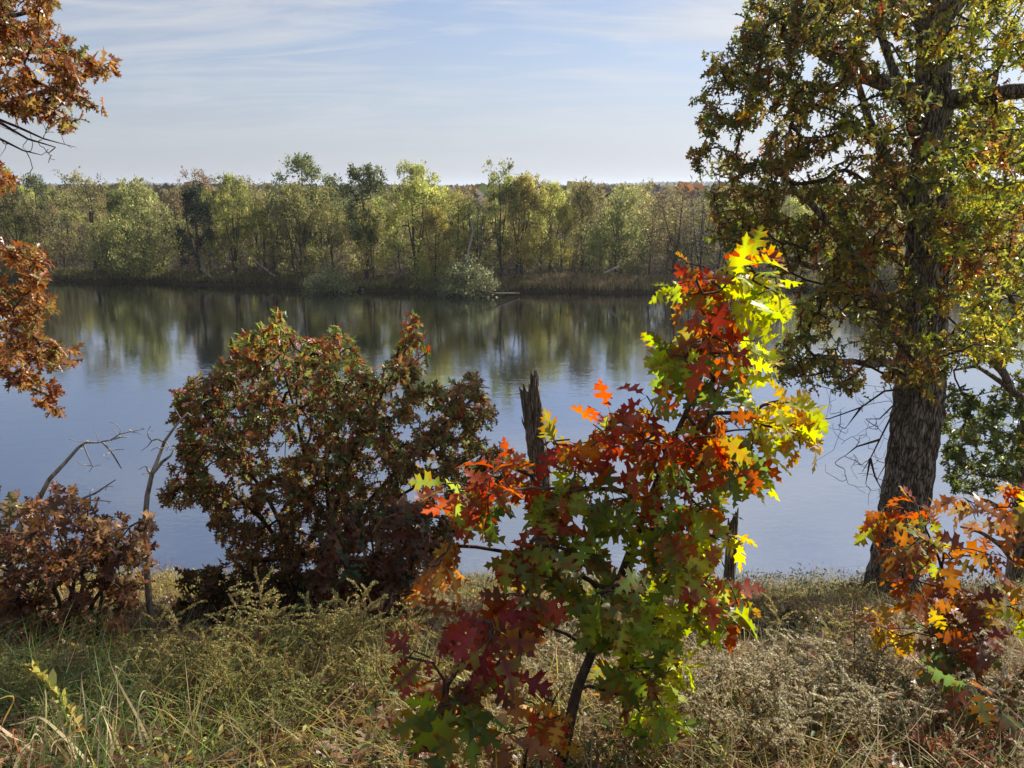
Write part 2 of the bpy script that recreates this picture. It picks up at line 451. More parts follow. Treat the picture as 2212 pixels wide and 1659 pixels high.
def wood(g, P, par, r, fixed, color=(0.1, 0.1, 0.1), skip_fixed=True, sides=(7, 5, 4), minr=0.0):
    n = len(P)
    kids = [[] for _ in range(n)]
    for i in range(n):
        if par[i] >= 0: kids[par[i]].append(i)
    starts = []
    for i in range(n):
        if par[i] < 0 and not (fixed[i] and skip_fixed): starts.append((i, None))
    # chain heads: every non-fixed node whose parent is fixed or which is not its parent's thickest child
    main = {}
    for i in range(n):
        ks = [c for c in kids[i] if not (fixed[c] and skip_fixed)]
        if ks and not (fixed[i] and skip_fixed): main[i] = max(ks, key=lambda c: r[c])
    for i in range(n):
        if fixed[i] and skip_fixed: continue
        p = par[i]
        if p >= 0 and not (main.get(p) == i): starts.append((i, p))
    for i, p in starts:
        chain = [] if p is None else [p]
        c = i
        while True:
            chain.append(c)
            if c not in main: break
            c = main[c]
        rr = r[chain].copy()
        if p is not None: rr[0] = min(rr[0], rr[1] * 1.15)
        if rr.max() < minr or len(chain) < 2: continue
        s = sides[0] if rr.max() > 0.03 else sides[1] if rr.max() > 0.008 else sides[2]
        tube(g, P[chain], rr, s, color)
HALF_HI = [(-0.22, .007, -.22, 0), (0.0, .009, 0, 0), (.10, .05, .09, .2), (.13, .20, .15, 1), (.21, .14, .19, .5), (.27, .055, .26, .1), (.33, .10, .31, .3), (.37, .33, .37, 1), (.45, .29, .43, .6),
           (.55, .37, .48, 1), (.53, .23, .51, .5), (.54, .065, .56, .1), (.60, .09, .60, .3), (.68, .27, .66, 1), (.74, .20, .70, .6), (.84, .25, .75, 1), (.79, .12, .78, .5), (.80, .055, .81, .1),
           (.86, .08, .86, .6), (.91, .13, .90, 1), (.93, .055, .93, .6), (1.0, .004, 1.0, 1)]
def template_hi():
    v, e, loops, sizes = [], [], [], []
    h = len(HALF_HI)
    for x, y, s, ed in HALF_HI: v.append((s, 0)); e.append(0)
    for sg in (1, -1):
        for x, y, s, ed in HALF_HI: v.append((x, y * sg)); e.append(ed)
    for k, sg in ((1, 1), (2, -1)):
        for i in range(h - 1):
            q = [i, i + 1, k * h + i + 1, k * h + i]
            loops += q if sg > 0 else q[::-1]; sizes.append(4)
    return np.array(v), np.array(e, float), np.array(loops), np.array(sizes)
def template_mid():
    half = [(.13, .19), (.27, .045), (.47, .34), (.55, .055), (.79, .24), (.81, .06)]
    v = [(-.15, 0), (.5, 0), (1.0, 0)] + half + [(x, -y) for x, y in half]
    e = [0, 0, 1, 1, .2, 1, .2, 1, .2, 1, .2, 1, .2, 1, .2]
    loops = [0, 1, 2, 8, 7, 6, 5, 4, 3][::-1] + [0, 1, 2, 14, 13, 12, 11, 10, 9]
    return np.array(v), np.array(e, float), np.array(loops), np.array([9, 9])
def template_oval():
    v = [(-.1, 0), (.5, 0), (1.0, 0), (.25, .2), (.65, .17), (.25, -.2), (.65, -.17)]
    return np.array(v), np.array([0, 0, 1, .4, .6, .4, .6]), np.array([0, 1, 4, 3, 1, 2, 4, 0, 5, 6, 1, 1, 6, 2]), np.array([4, 3, 4, 3])
T_HI, T_MID, T_OVAL = template_hi(), template_mid(), template_oval()
def add_leaves(g, tmpl, pos, d, nrm, size, c1, c2=None, bend=None, fold=None, rng=None, width=1.0, wave=0.0):
    v, e, loops, sizes = tmpl
    N, K = len(pos), len(v)
    d = norm(d); nrm = norm(nrm - (nrm * d).sum(1, keepdims=True) * d); s = np.cross(nrm, d)
    x, y = v[:, 0][None], v[:, 1][None] * (width if np.isscalar(width) else width[:, None])
    bend = np.zeros(N) if bend is None else bend; fold = np.zeros(N) if fold is None else fold
    z = fold[:, None] * np.abs(y) - bend[:, None] * np.maximum(x, 0) ** 2
    if wave:
        ph = rng.random((N, 1)) * 6.28
        z = z + wave * np.sin(x * 9 + ph) * np.abs(y) * np.sign(y) + wave * 0.8 * np.sin(x * 14 + ph * 1.7) * y
    V = pos[:, None] + size[:, None, None] * (x[..., None] * d[:, None] + y[..., None] * s[:, None] + z[..., None] * nrm[:, None])
    C = np.repeat(c1[:, None], K, 1)
    if c2 is not None: C = C + (c2 - c1)[:, None] * e[None, :, None]
    if tmpl is T_HI: C[:, :len(HALF_HI)] = C[:, :len(HALF_HI)] * 1.18 + 0.012  # paler midrib
    L = (np.arange(N)[:, None] * K + loops[None]).ravel()
    g.add(V.reshape(-1, 3), L, np.tile(sizes, N), C.reshape(-1, 3))
def whorl_leaves(g, tmpl, rng, tips, tdir, per, size, colors_fn, droop=0.35, spread=1.05, up=0.45, back=0.10, bend=0.3, fold=0.25, width=1.0, wave=0.0, c2_fn=None, face=None):
    """per leaves fan out from the end of every twig"""
    N = len(tips)
    k = rng.poisson(per, N).clip(2)
    idx = np.repeat(np.arange(N), k); n = len(idx)
    t = norm(tdir)[idx]
    ref = np.where(np.abs(t[:, 2:3]) > 0.9, [[1.0, 0, 0]], [[0, 0, 1.0]])
    a = norm(np.cross(t, ref)); b = np.cross(t, a)
    ph = rng.random(n) * 2 * math.pi
    ang = np.clip(rng.normal(spread, 0.35, n), 0.1, 1.9)
    rad_ = np.cos(ph)[:, None] * a + np.sin(ph)[:, None] * b
    d = np.cos(ang)[:, None] * t + np.sin(ang)[:, None] * rad_
    d[:, 2] -= droop * rng.random(n) * 1.6
    d = norm(d)
    nr = t + np.array([0, 0, up]) + rng.normal(0, 0.45, (n, 3))
    if face is not None: nr = nr + np.asarray(face)
    pos = tips[idx] - t * (rng.random(n) * back)[:, None] + d * (size * 0.12)
    sz = size * np.exp(rng.normal(0, 0.2, n))
    c1 = colors_fn(idx, n)
    c2 = c2_fn(idx, n, c1) if c2_fn else None
    add_leaves(g, tmpl, pos, d, nr, sz, c1, c2, rng.normal(bend, 0.25, n), rng.normal(fold, 0.2, n), rng, width, wave)
def in_poly(u, v, poly):
    poly = np.asarray(poly, float); inside = np.zeros(len(u), bool); j = len(poly) - 1
    for i in range(len(poly)):
        xi, yi = poly[i]; xj, yj = poly[j]
        c = ((yi > v) != (yj > v)) & (u < (xj - xi) * (v - yi) / (yj - yi + 1e-9) + xi)
        inside ^= c; j = i
    return inside
def sample_poly(rng, poly, n):
    p = np.asarray(poly, float); lo, hi = p.min(0), p.max(0); out = np.zeros((0, 2))
    while len(out) < n:
        q = lo + rng.random((n * 3, 2)) * (hi - lo)
        out = np.concatenate([out, q[in_poly(q[:, 0], q[:, 1], p)]])
    return out[:n]
def rel(P, par, term):
    j = par[term]; return P[term] - P[np.maximum(j, 0)]
def trunk_mesh(name, pts, rr, mat, base, sides=72, dz=0.035, ridge=0.014, seed=0, flare=0.0, jag=0.0):
    """a bark-ridged bole swept along a polyline"""
    pts = np.asarray(pts, float); rr = np.asarray(rr, float)
    s = np.concatenate([[0], np.cumsum(np.linalg.norm(np.diff(pts, axis=0), axis=1))])
    m = max(6, int(s[-1] / dz)); q = np.linspace(0, s[-1], m)
    C = np.stack([np.interp(q, s, pts[:, k]) for k in range(3)], 1)
    ker = np.ones(9) / 9
    if m > 30:
        Cp = np.pad(C, ((4, 4), (0, 0)), mode='reflect', reflect_type='odd'); C = np.stack([np.convolve(Cp[:, k], ker, 'valid') for k in range(3)], 1)
    R = np.interp(q, s, rr)
    T = norm(np.gradient(C, axis=0)); A = norm(np.cross(T, np.array([0.0, 1.0, 0.05]))); B = np.cross(T, A)
    th = np.arange(sides) * 2 * math.pi / sides
    TH, Q = np.meshgrid(th, q)
    cosx, sinx = np.cos(TH), np.sin(TH)
    k = sides / 5.0
    uu = TH / (2 * math.pi) * 21
    w = np.minimum(np.abs(((uu + 0.9 * (vnoise2(Q * 2.2, np.round(uu / 21) * 0 + Q * 0.7, seed + 1) - 0.5) + 1.6 * (vnoise2(cosx * 2 + 5 + Q * 1.5, sinx * 2 + 9 - Q * 1.2, seed + 2) - 0.5)) % 1) - 0.5), 0.5) * 2
    plates = vnoise2(Q * 9, np.floor(uu) * 3.1, seed + 3)
    disp = ridge * (np.sqrt(w) * (0.6 + 0.7 * plates) - 0.5) + ridge * 0.7 * (vnoise2(cosx * 9 + Q * 14, sinx * 9 + Q * 3, seed + 4) - 0.5)
    lump = 1 + 0.06 * (vnoise2(cosx * 1.2 + 3, sinx * 1.2 + 7 + Q * 0.8, seed + 5) - 0.5) * 2
    fl = 1 + flare * np.exp(-Q / (0.35)) * (1 + 0.35 * np.cos(TH * 5 + 1))
    rad = R[:, None] * lump * fl + disp * np.minimum(1, R[:, None] / 0.08)
    V = C[:, None] + rad[..., None] * (cosx[..., None] * A[:, None] + sinx[..., None] * B[:, None])
    if jag:
        # split and splintered top: the rim rises and drops around the bole
        top = jag * (0.75 * np.clip(np.cos(th - 2.6), -0.3, 1) + 0.35 * np.clip(np.cos(th * 2 - .6), -.5, .6) + 0.55 * (vnoise2(th * 3.0, th * 0 + 3, seed + 8) - 0.5) + 0.25 * (vnoise2(th * 9.0, th * 0 + 5, seed + 9) - 0.5))
        k2 = np.clip((q - (s[-1] - 0.8)) / 0.8, 0, 1) ** 1.5
        V = V + (k2[:, None, None] * top[None, :, None]) * T[:, None]
    V = V.reshape(-1, 3)
    i = np.arange(m - 1)[:, None] * sides; j = np.arange(sides)[None]; j2 = (j + 1) % sides
    loops = np.stack([i + j, i + j2, i + sides + j2, i + sides + j], 2).reshape(-1)
    sizes = np.full((m - 1) * sides, 4)
    c = V[-sides:].mean(0) - (T[-1] * (0.35 if jag else -0.002))
    V = np.concatenate([V, c[None]]); e = (m - 1) * sides
    loops = np.concatenate([loops, np.stack([e + j[0], e + j2[0], np.full(sides, len(V) - 1)], 1).ravel()]); sizes = np.concatenate([sizes, np.full(sides, 3)])
    return make_mesh(name, V - np.asarray(base), loops, sizes, mat, None, True)
def ground_at(x, y): return float(near_z(np.array([x]), np.array([y]))[0])

# palettes
P_OAKR = pal([('#62602a', 5), ('#726d2c', 4), ('#4c5428', 4), ('#836a2a', 3), ('#805026', 2.5), ('#a08030', 1.6), ('#743c20', 1), ('#929a36', 1.2)])
P_OAK_SUNLIT = pal([('#a0a436', 5), ('#bcbc3e', 4), ('#7c8430', 3), ('#cdb43a', 3.5), ('#b58a2c', 1.6), ('#626c2c', 1.5)])  # brighter and yellower: sun glow put into the leaf colour
P_ORANGE = pal([('#95592c', 5), ('#a56e36', 4), ('#824824', 4), ('#6c3c22', 3), ('#8c7a38', 2), ('#60642e', 1.4), ('#b5854a', 2)])
P_CENTER_TOP = pal([('#8c623a', 4.5), ('#7c4c2e', 4), ('#667238', 4.5), ('#828a44', 3.4), ('#99693a', 3), ('#883e2a', 2), ('#505f32', 2.5), ('#92833f', 1.6)])
P_CENTER_LOW = pal([('#74502e', 4), ('#866038', 4), ('#60422a', 3), ('#80682f', 2), ('#56602f', 2.5), ('#8f6238', 2)])
P_BROWN = pal([('#6b3a22', 4), ('#7d4a2a', 3), ('#5a2d1c', 4), ('#8c5a34', 2), ('#4c2a1c', 2), ('#9a4a20', 0.6)])
P_REDBROWN = pal([('#66422a', 4), ('#744c30', 3), ('#523222', 5), ('#86643f', 2.5), ('#96602a', 1.6), ('#5a5230', 2.5)])

# ------------------------------------------------------------------ far bank: wood, trees one by one
def far_tree_meshes(seed, H, W, crown0, palette, n_clump=110, per=34, leaf=0.17, lean=0.0, forks=1, shape=1.0, clump=0.62, sparse=1.0, up=0.5, trunk_r=0.17, holes=0.0):
    rng = np.random.default_rng(seed)
    # trunk
    k = 9; t = np.linspace(0, 1, k)
    wob = np.cumsum(rng.normal(0, 0.10, (k, 2)), 0); wob -= wob[0]
    tr = np.stack([lean * H * t ** 1.3 + wob[:, 0], wob[:, 1], H * 0.9 * t], 1)
    rr = trunk_r * 1.25 * (1 - t * 0.8)
    trunks = [(tr, rr)]
    for f in range(forks - 1):
        b = int(rng.integers(1, 4)); an = rng.random() * 6.28; q = np.linspace(0, 1, 6)
        e = np.array([math.cos(an) * W * 0.32, math.sin(an) * W * 0.32, H * (0.82 + 0.1 * rng.random())]) + np.array([lean * H, 0, 0])
        pts = tr[b][None] * (1 - q[:, None]) + e[None] * q[:, None]
        pts[:, :2] += np.outer(np.sin(q * 3.14) * 0.25, [math.cos(an), math.sin(an)])
        trunks.append((pts, rr[b] * 0.7 * (1 - q * 0.85)))
    # crown volume: sub-blobs piled on limbs
    nb = max(9, int(14 * sparse + 1.5 * W))
    bz = crown0 + (1 - crown0) * (rng.random(nb) ** 0.85)
    rel_ = (bz - crown0) / (1 - crown0)
    prof = np.sin(np.clip(rel_ * 0.80 + 0.18, 0, 1) * math.pi) ** (shape * .7)
    an = rng.random(nb) * 6.28; rd = W * 0.58 * prof * np.sqrt(rng.random(nb))
    cen = np.stack([lean * H * bz ** 1.3 + rd * np.cos(an), rd * np.sin(an), bz * H], 1)
    br = W * (0.13 + 0.12 * rng.random(nb))
    pts = []
    n_clump = int(n_clump * 1.25)
    for i in range(n_clump):
        b = rng.integers(nb)
        o = rng.normal(0, 0.5, 3) * np.array([1, 1, 1.25]) * br[b]
        p = cen[b] + o
        if p[2] > H * 1.02: p[2] = H * (0.95 + 0.07 * rng.random())
        if p[2] < H * crown0 * 0.8: p[2] = H * crown0 * (0.8 + 0.3 * rng.random())
        pts.append(p)
    pts = np.array(pts)
    P, par, rad, term, fx = grow(trunks, pts, 0.8, seed, 0.35, 0.8, 0.06)
    r = pipe_radius(P, par, rad, term, fx, 0.016, 0.5, 0.14)
    g = Geo()
    for pt, q in trunks: tube(g, pt, q, 7, (0.1, 0.1, 0.1))
    wood(g, P, par, r, fx, minr=0.0, sides=(5, 4, 3))
    wm = g.mesh("trunk", M_farbark)
    # leaves
    cl = np.repeat(np.arange(n_clump), rng.poisson(per * 1.35, n_clump))
    n = len(cl)
    o = rng.normal(0, clump * 0.42, (n, 3)); o[:, 2] *= 1.25
    td = norm(rel(P, par, term))[cl]
    pos = pts[cl] + o
    if holes: 
        keep = vnoise2(pos[:, 0] * 1.3 + 20, pos[:, 2] * 1.3 + 20, seed) > holes
        pos, cl, td, o = pos[keep], cl[keep], td[keep], o[keep]; n = len(pos)
    d = norm(td * 0.6 + o * 0.5 + rng.normal(0, 0.6, (n, 3)) + [0, 0, up])
    nr = rng.normal(0, 1, (n, 3)) + [0, 0, 0.6]
    c = pick(rng, palette, n, 0.25) * np.exp(rng.normal(0, 0.26, n_clump))[cl][:, None]
    g2 = Geo()
    sz = leaf * np.exp(rng.normal(0, 0.3, n))
    quad = (np.array([(0, 0), (.45, .29), (1.0, 0), (.5, -.27)], float), np.zeros(4), np.array([0, 3, 2, 1]), np.array([4]))
    add_leaves(g2, quad, pos, d, nr, sz * 1.6, c)
    return wm, g2.mesh("crown", M_far)
FP_YG = pal([('#b8bd60', 5), ('#a6ab54', 4), ('#c8c568', 2.5), ('#8b9348', 3), ('#d0bc5a', 1)])
FP_Y = pal([('#c2b354', 5), ('#cebd5a', 3), ('#aba84e', 4), ('#8f9044', 2)])
FP_LG = pal([('#a6aa62', 5), ('#989c56', 4), ('#b8b870', 3), ('#82884a', 2)])
FP_DG = pal([('#68703c', 5), ('#767c44', 4), ('#566034', 4), ('#8a8a4a', 2)])
FP_OL = pal([('#9a9456', 5), ('#aaa260', 4), ('#86804a', 4), ('#b4aa68', 2)])
FP_BR = pal([('#8f8058', 5), ('#9c8c5e', 4), ('#7a6e50', 3), ('#a08854', 1.5), ('#97925a', 2)])
FP_RU = pal([('#93764c', 5), ('#9e8050', 3), ('#7d6846', 4), ('#a8804a', 1)])
FP_GY = pal([('#7c7264', 4), ('#6a6154', 4), ('#8f8472', 2)])
FAR = {}
def far_kind(key, *a, **k): FAR[key] = far_tree_meshes(*a, **k)
far_kind('clumpy_dark', 11, 16.5, 8.5, 0.42, FP_DG, 120, 38, 0.2, forks=3, clump=0.7, trunk_r=0.24)
far_kind('tall_dark', 12, 15.5, 6.6, 0.36, FP_DG, 130, 36, 0.18, forks=1, clump=0.65, trunk_r=0.26)
far_kind('maple_yg', 13, 15.0, 8.0, 0.18, FP_YG, 170, 36, 0.17, forks=4, up=0.9, trunk_r=0.2)
far_kind('maple_y', 14, 14.0, 7.6, 0.14, FP_Y, 180, 34, 0.17, forks=4, up=0.7, trunk_r=0.2)
far_kind('willow_lg', 15, 11.5, 8.2, 0.08, FP_LG, 190, 34, 0.17, lean=-0.06, forks=4, up=0.9, trunk_r=0.16)
far_kind('olive_broad', 16, 13.0, 7.8, 0.1, FP_OL, 170, 32, 0.16, forks=4, up=0.8, trunk_r=0.15)
far_kind('olive_sparse', 17, 14.0, 6.2, 0.25, FP_OL, 100, 22, 0.15, forks=4, up=0.6, trunk_r=0.14)
far_kind('brown_sparse', 18, 13.2, 7.0, 0.22, FP_BR, 120, 20, 0.15, forks=5, up=0.5, trunk_r=0.16)
far_kind('rust', 19, 13.6, 7.0, 0.25, FP_RU, 120, 28, 0.16, forks=3, up=0.5, trunk_r=0.18)
far_kind('bare_grey', 20, 13.0, 6.2, 0.25, FP_GY, 130, 5, 0.14, forks=5, up=0.8, trunk_r=0.15)
far_kind('bare_top', 21, 15.2, 6.2, 0.55, FP_OL, 70, 24, 0.17, forks=2, up=0.6, trunk_r=0.27)
far_kind('spire', 22, 17.0, 4.2, 0.3, FP_YG, 90, 30, 0.17, forks=3, shape=0.6, up=1.0, trunk_r=0.18)
far_kind('dark_shadow', 23, 12.0, 5.0, 0.25, pal([('#38412a', 5), ('#454d2f', 4), ('#2f3824', 4)]), 110, 36, 0.18, forks=2, trunk_r=0.2)  # very dark leaf colours carry the tree's shadow besides its own green
far_kind('yellow_thin', 24, 12.0, 5.5, 0.15, FP_Y, 100, 20, 0.16, forks=3, up=0.6, trunk_r=0.13)
far_kind('young_lg', 25, 9.0, 6.0, 0.06, FP_LG, 120, 32, 0.16, forks=4, up=0.7, trunk_r=0.1)
FAR_H = dict(clumpy_dark=16.5, tall_dark=15.5, maple_yg=15, maple_y=14, willow_lg=11.5, olive_broad=13, olive_sparse=14, brown_sparse=13.2, rust=13.6, bare_grey=13, bare_top=15.2, spire=17, dark_shadow=12, yellow_thin=12, young_lg=9)
FAR_NAME = dict(clumpy_dark='oak_tree', tall_dark='oak_tree', maple_yg='maple_tree', maple_y='maple_tree', willow_lg='willow_tree', olive_broad='maple_tree', olive_sparse='ash_tree', brown_sparse='ash_tree', rust='oak_tree', bare_grey='bare_tree', bare_top='cottonwood_tree', spire='maple_tree', dark_shadow='oak_tree', yellow_thin='birch_tree', young_lg='willow_tree')
def place_far(kind, x, y, top_z, label, group=None, width=1.0, rot=None, rng=None):
    off = y - float(bank_y(x))
    z = float(far_z(np.array([x]), np.array([off]))[0]) - 0.15
    s = (top_z - z) / FAR_H[kind]
    e = empty(FAR_NAME[kind], label, "tree", (x, y, z), group)
    e.scale = (s * width, s * width, s)
    e.rotation_euler = (0, 0, rot if rot is not None else float((rng or np.random.default_rng(1)).random() * 6.28))
    w, c = FAR[kind]
    link("trunk", w, e); link("crown", c, e)
    return e
def far_at(kind, u, vtop, dist_off, label, width=1.0, rot=0.0):
    # stands dist_off metres behind the waterline, crown top seen at u, vtop
    if 1105 < u < 1420: dist_off += 4.5
    p = hit_z(u, 600, 1.0); x = p[0]; y = float(bank_y(x)) + dist_off
    for _ in range(4):
        q = at(u, vtop, y); x = q[0]; y = float(bank_y(x)) + dist_off
    return place_far(kind, x, y, at(u, vtop, y)[2], label, None, width, rot)
far_list = [
    ('clumpy_dark', 68, 383, 6, "dark olive tree at the far left end of the wood, topping its neighbours", .8),
    ('olive_broad', 20, 415, 3, "broad olive tree at the left edge behind the orange oak leaves", 1.0),
    ('bare_top', 180, 377, 3, "tall far-bank tree with long bare forked trunk under a thin yellow-green top", 1.0),
    ('young_lg', 215, 480, 1.8, "low yellow-green tree at the foot of the bare-trunked tall tree", .9),
    ('brown_sparse', 120, 430, 4, "sparse brown tree with crooked dark trunk left of the bare-trunked tall tree", 1.0),
    ('willow_lg', 312, 398, 2.2, "large pale green leaning willow near the water on the left", 1.05),
    ('tall_dark', 258, 420, 5, "shady dark green tree between the bare-trunked tree and the pale willow", .85),
    ('dark_shadow', 418, 408, 2.6, "very dark green narrow tree between the pale willow and the yellow-green maple", 1.0),
    ('maple_yg', 492, 385, 3, "rounded yellow-green maple with pale slanting trunk left of the tallest oak", .85),
    ('rust', 415, 374, 12, "tall olive-brown tree rising behind the very dark narrow tree", .8),
    ('olive_sparse', 545, 392, 9, "thin see-through tree top just left of the tallest oak", .8),
    ('clumpy_dark', 645, 343, 8, "tallest oak of the far bank with clumpy dark green crown above the skyline", 1.0),
    ('olive_broad', 640, 405, 2.5, "broad olive-yellow maple with many pale stems in front of the tallest oak", .95),
    ('brown_sparse', 585, 440, 4, "thin brown tree between the yellow-green maple and the olive many-stemmed maple", .8),
    ('olive_sparse', 712, 410, 4, "pale olive tree beside the tall dark straight-trunked oak", .8),
    ('tall_dark', 782, 369, 3, "tall dark green oak with one long straight trunk down to the bank", 1.0),
    ('maple_yg', 892, 362, 3.5, "big yellow-green maple with several dark upright limbs near the middle", 1.0),
    ('yellow_thin', 800, 470, 3, "thin yellow tree behind the straight trunk of the tall dark oak", 1.1),
    ('maple_y', 940, 455, 2, "lower bright yellow-green maple leaning right beside the big middle maple", .8),
    ('yellow_thin', 985, 415, 7, "golden olive thin tree right of the big middle maple", 1.2),
    ('bare_grey', 1030, 420, 4, "bare grey forked tree in the gap before the bright yellow maple", .7),
    ('spire', 1082, 354, 6, "slender maple with one thin spire standing well above the treetops", 1.0),
    ('maple_y', 1130, 388, 3, "bright yellow-green maple with full crown right of the spire-topped tree", 1.0),
    ('maple_yg', 1190, 400, 4.5, "yellow-green maple overlapping the bright yellow maple on its right side", .8),
    ('olive_broad', 1262, 400, 5, "olive-yellow maple standing behind the tan grass of the bank", .8),
    ('willow_lg', 1335, 412, 2.8, "pale green bushy tree leaning over the grassy bank right of the middle", .9),
    ('maple_y', 1215, 450, 2.5, "small yellow maple at the edge of the tan grass", .55),
    ('young_lg', 1300, 500, 2.0, "low pale green tree at the end of the tan bank grass", .8),
    ('olive_sparse', 1410, 398, 5, "sparse olive tree right of the pale green bushy tree", 1.0),
    ('brown_sparse', 1465, 402, 4, "thin brownish tree near the tip of the red sapling", 1.0),
    ('bare_grey', 1520, 415, 4, "bare grey-brown tree seen just left of the big oak's leaves", 1.0),
    ('olive_sparse', 1560, 410, 7, "thin olive tree partly hidden by the big oak's leftmost leaves", 1.0),
]
for i, (k, u, v, off, lab, w) in enumerate(far_list):
    far_at(k, u, v, off, lab, w, rot=(i * 1.7) % 6.28)
rng = np.random.default_rng(5)
back_kinds = ['brown_sparse', 'rust', 'bare_grey', 'olive_sparse', 'olive_broad', 'maple_yg', 'tall_dark', 'yellow_thin']
back_w = np.array([4, 1.4, 3.4, 5, 4.5, 3, 1.8, 2]); back_w /= back_w.sum()
back_lab = dict(brown_sparse="thin brown autumn tree among the trunks behind the far bank's front trees", rust="rusty brown oak in the wood behind the front trees",
                bare_grey="leafless grey tree in the wood behind the front trees", olive_sparse="sparse olive tree in the wood behind the front trees", olive_broad="broad olive tree in the wood behind the front trees",
                maple_yg="yellow-green maple deep in the wood behind the front trees", tall_dark="dark green oak deep in the wood behind the front trees", yellow_thin="thin yellow birch in the wood behind the front trees")
for row, (off, sp) in enumerate([(8, 5.2), (15, 5.0), (24, 6.0), (36, 6.5), (52, 7.5), (75, 9)]):
    half = 0.70 * (118 + off)
    x = -half
    while x < half * 0.98:
        x += sp * (0.7 + 0.6 * rng.random())
        if 1 < x < 23 and off < 14: continue
        k = back_kinds[rng.choice(len(back_kinds), p=back_w)]
        y = float(bank_y(x)) + off + rng.normal(0, 1.6)
        top = 10.2 + 2.2 * rng.random() + (0.9 if row > 1 else 0) + (1.0 if row > 3 else 0)
        place_far(k, x, y, top, back_lab[k], back_lab[k].split(' behind')[0].split(' among')[0].replace(' deep', '') + 's' if False else {"brown_sparse": "thin brown trees behind the front trees", "rust": "rusty oaks behind the front trees", "bare_grey": "leafless grey trees behind the front trees", "olive_sparse": "sparse olive trees behind the front trees", "olive_broad": "broad olive trees behind the front trees", "maple_yg": "yellow-green maples behind the front trees", "tall_dark": "dark green oaks behind the front trees", "yellow_thin": "thin yellow birches behind the front trees"}[k], 1.05, None, rng)

# far woods that read as one mass, on the plain and over the ridge
def mass_woods(name, label, n, xr, yr, hr, wr, palette, seed, nq=10, conifer=0.0):
    rng = np.random.default_rng(seed)
    y = yr[0] + (yr[1] - yr[0]) * rng.random(n)
    x = (rng.random(n) * 2 - 1) * np.minimum(xr, 0.8 * y + 60)
    off = y - 118
    z = far_z(x, off)
    H = hr[0] + (hr[1] - hr[0]) * rng.random(n); W = wr[0] + (wr[1] - wr[0]) * rng.random(n)
    con = rng.random(n) < conifer
    c = pick(rng, palette, n, 0.2); c[con] = pick(rng, pal([('#26332a', 3), ('#303c2e', 3)]), int(con.sum()), 0.15)
    idx = np.repeat(np.arange(n), nq); m = len(idx)
    t = rng.random(m)
    pz = np.where(con[idx], 0.15 + 0.85 * t, 0.35 + 0.6 * t)
    pr = np.where(con[idx], (1.05 - pz) * 0.5, 0.5 * np.sin(np.clip((pz - 0.25) / 0.8, 0, 1) * math.pi) ** 0.5)
    an = rng.random(m) * 6.28
    pos = np.stack([x[idx] + np.cos(an) * pr * W[idx], y[idx] + np.sin(an) * pr * W[idx], z[idx] + pz * H[idx]], 1)
    d = norm(rng.normal(0, 1, (m, 3)) + [0, 0, 0.7]); nr = rng.normal(0, 1, (m, 3))
    quad = (np.array([(-.5, 0), (0, .45), (.6, 0), (.05, -.45)], float), np.zeros(4), np.array([0, 3, 2, 1]), np.array([4]))
    g = Geo()
    add_leaves(g, quad, pos, d, nr, W[idx] * (0.42 + 0.3 * rng.random(m)), c[idx] * np.exp(rng.normal(0, 0.18, (m, 1))))
    link(name, g.mesh(name, M_far), kind="stuff", label=label, cat="woods")
P_MASS = pal([('#5c5638', 4), ('#6a6340', 4), ('#74643e', 3), ('#55603a', 2), ('#8a6234', 1), ('#6b6658', 2)])
mass_woods("distant_woods", "distant autumn woods filling the plain behind the far bank", 2600, 900, (205, 620), (10, 13.5), (5, 8), P_MASS, 31, 26)
mass_woods("plain_woods", "far brownish woods on the plain below the ridge", 5200, 2200, (620, 1700), (9, 12.5), (7, 11), P_MASS, 32, 12, 0.1)
mass_woods("ridge_woods", "blue-grey wooded ridge along the horizon with pines on its crest", 9000, 3000, (1650, 3100), (10, 16), (8, 13), pal([('#5a5238', 4), ('#4f5236', 4), ('#7a5a36', 2), ('#46492f', 3)]), 33, 9, 0.45)

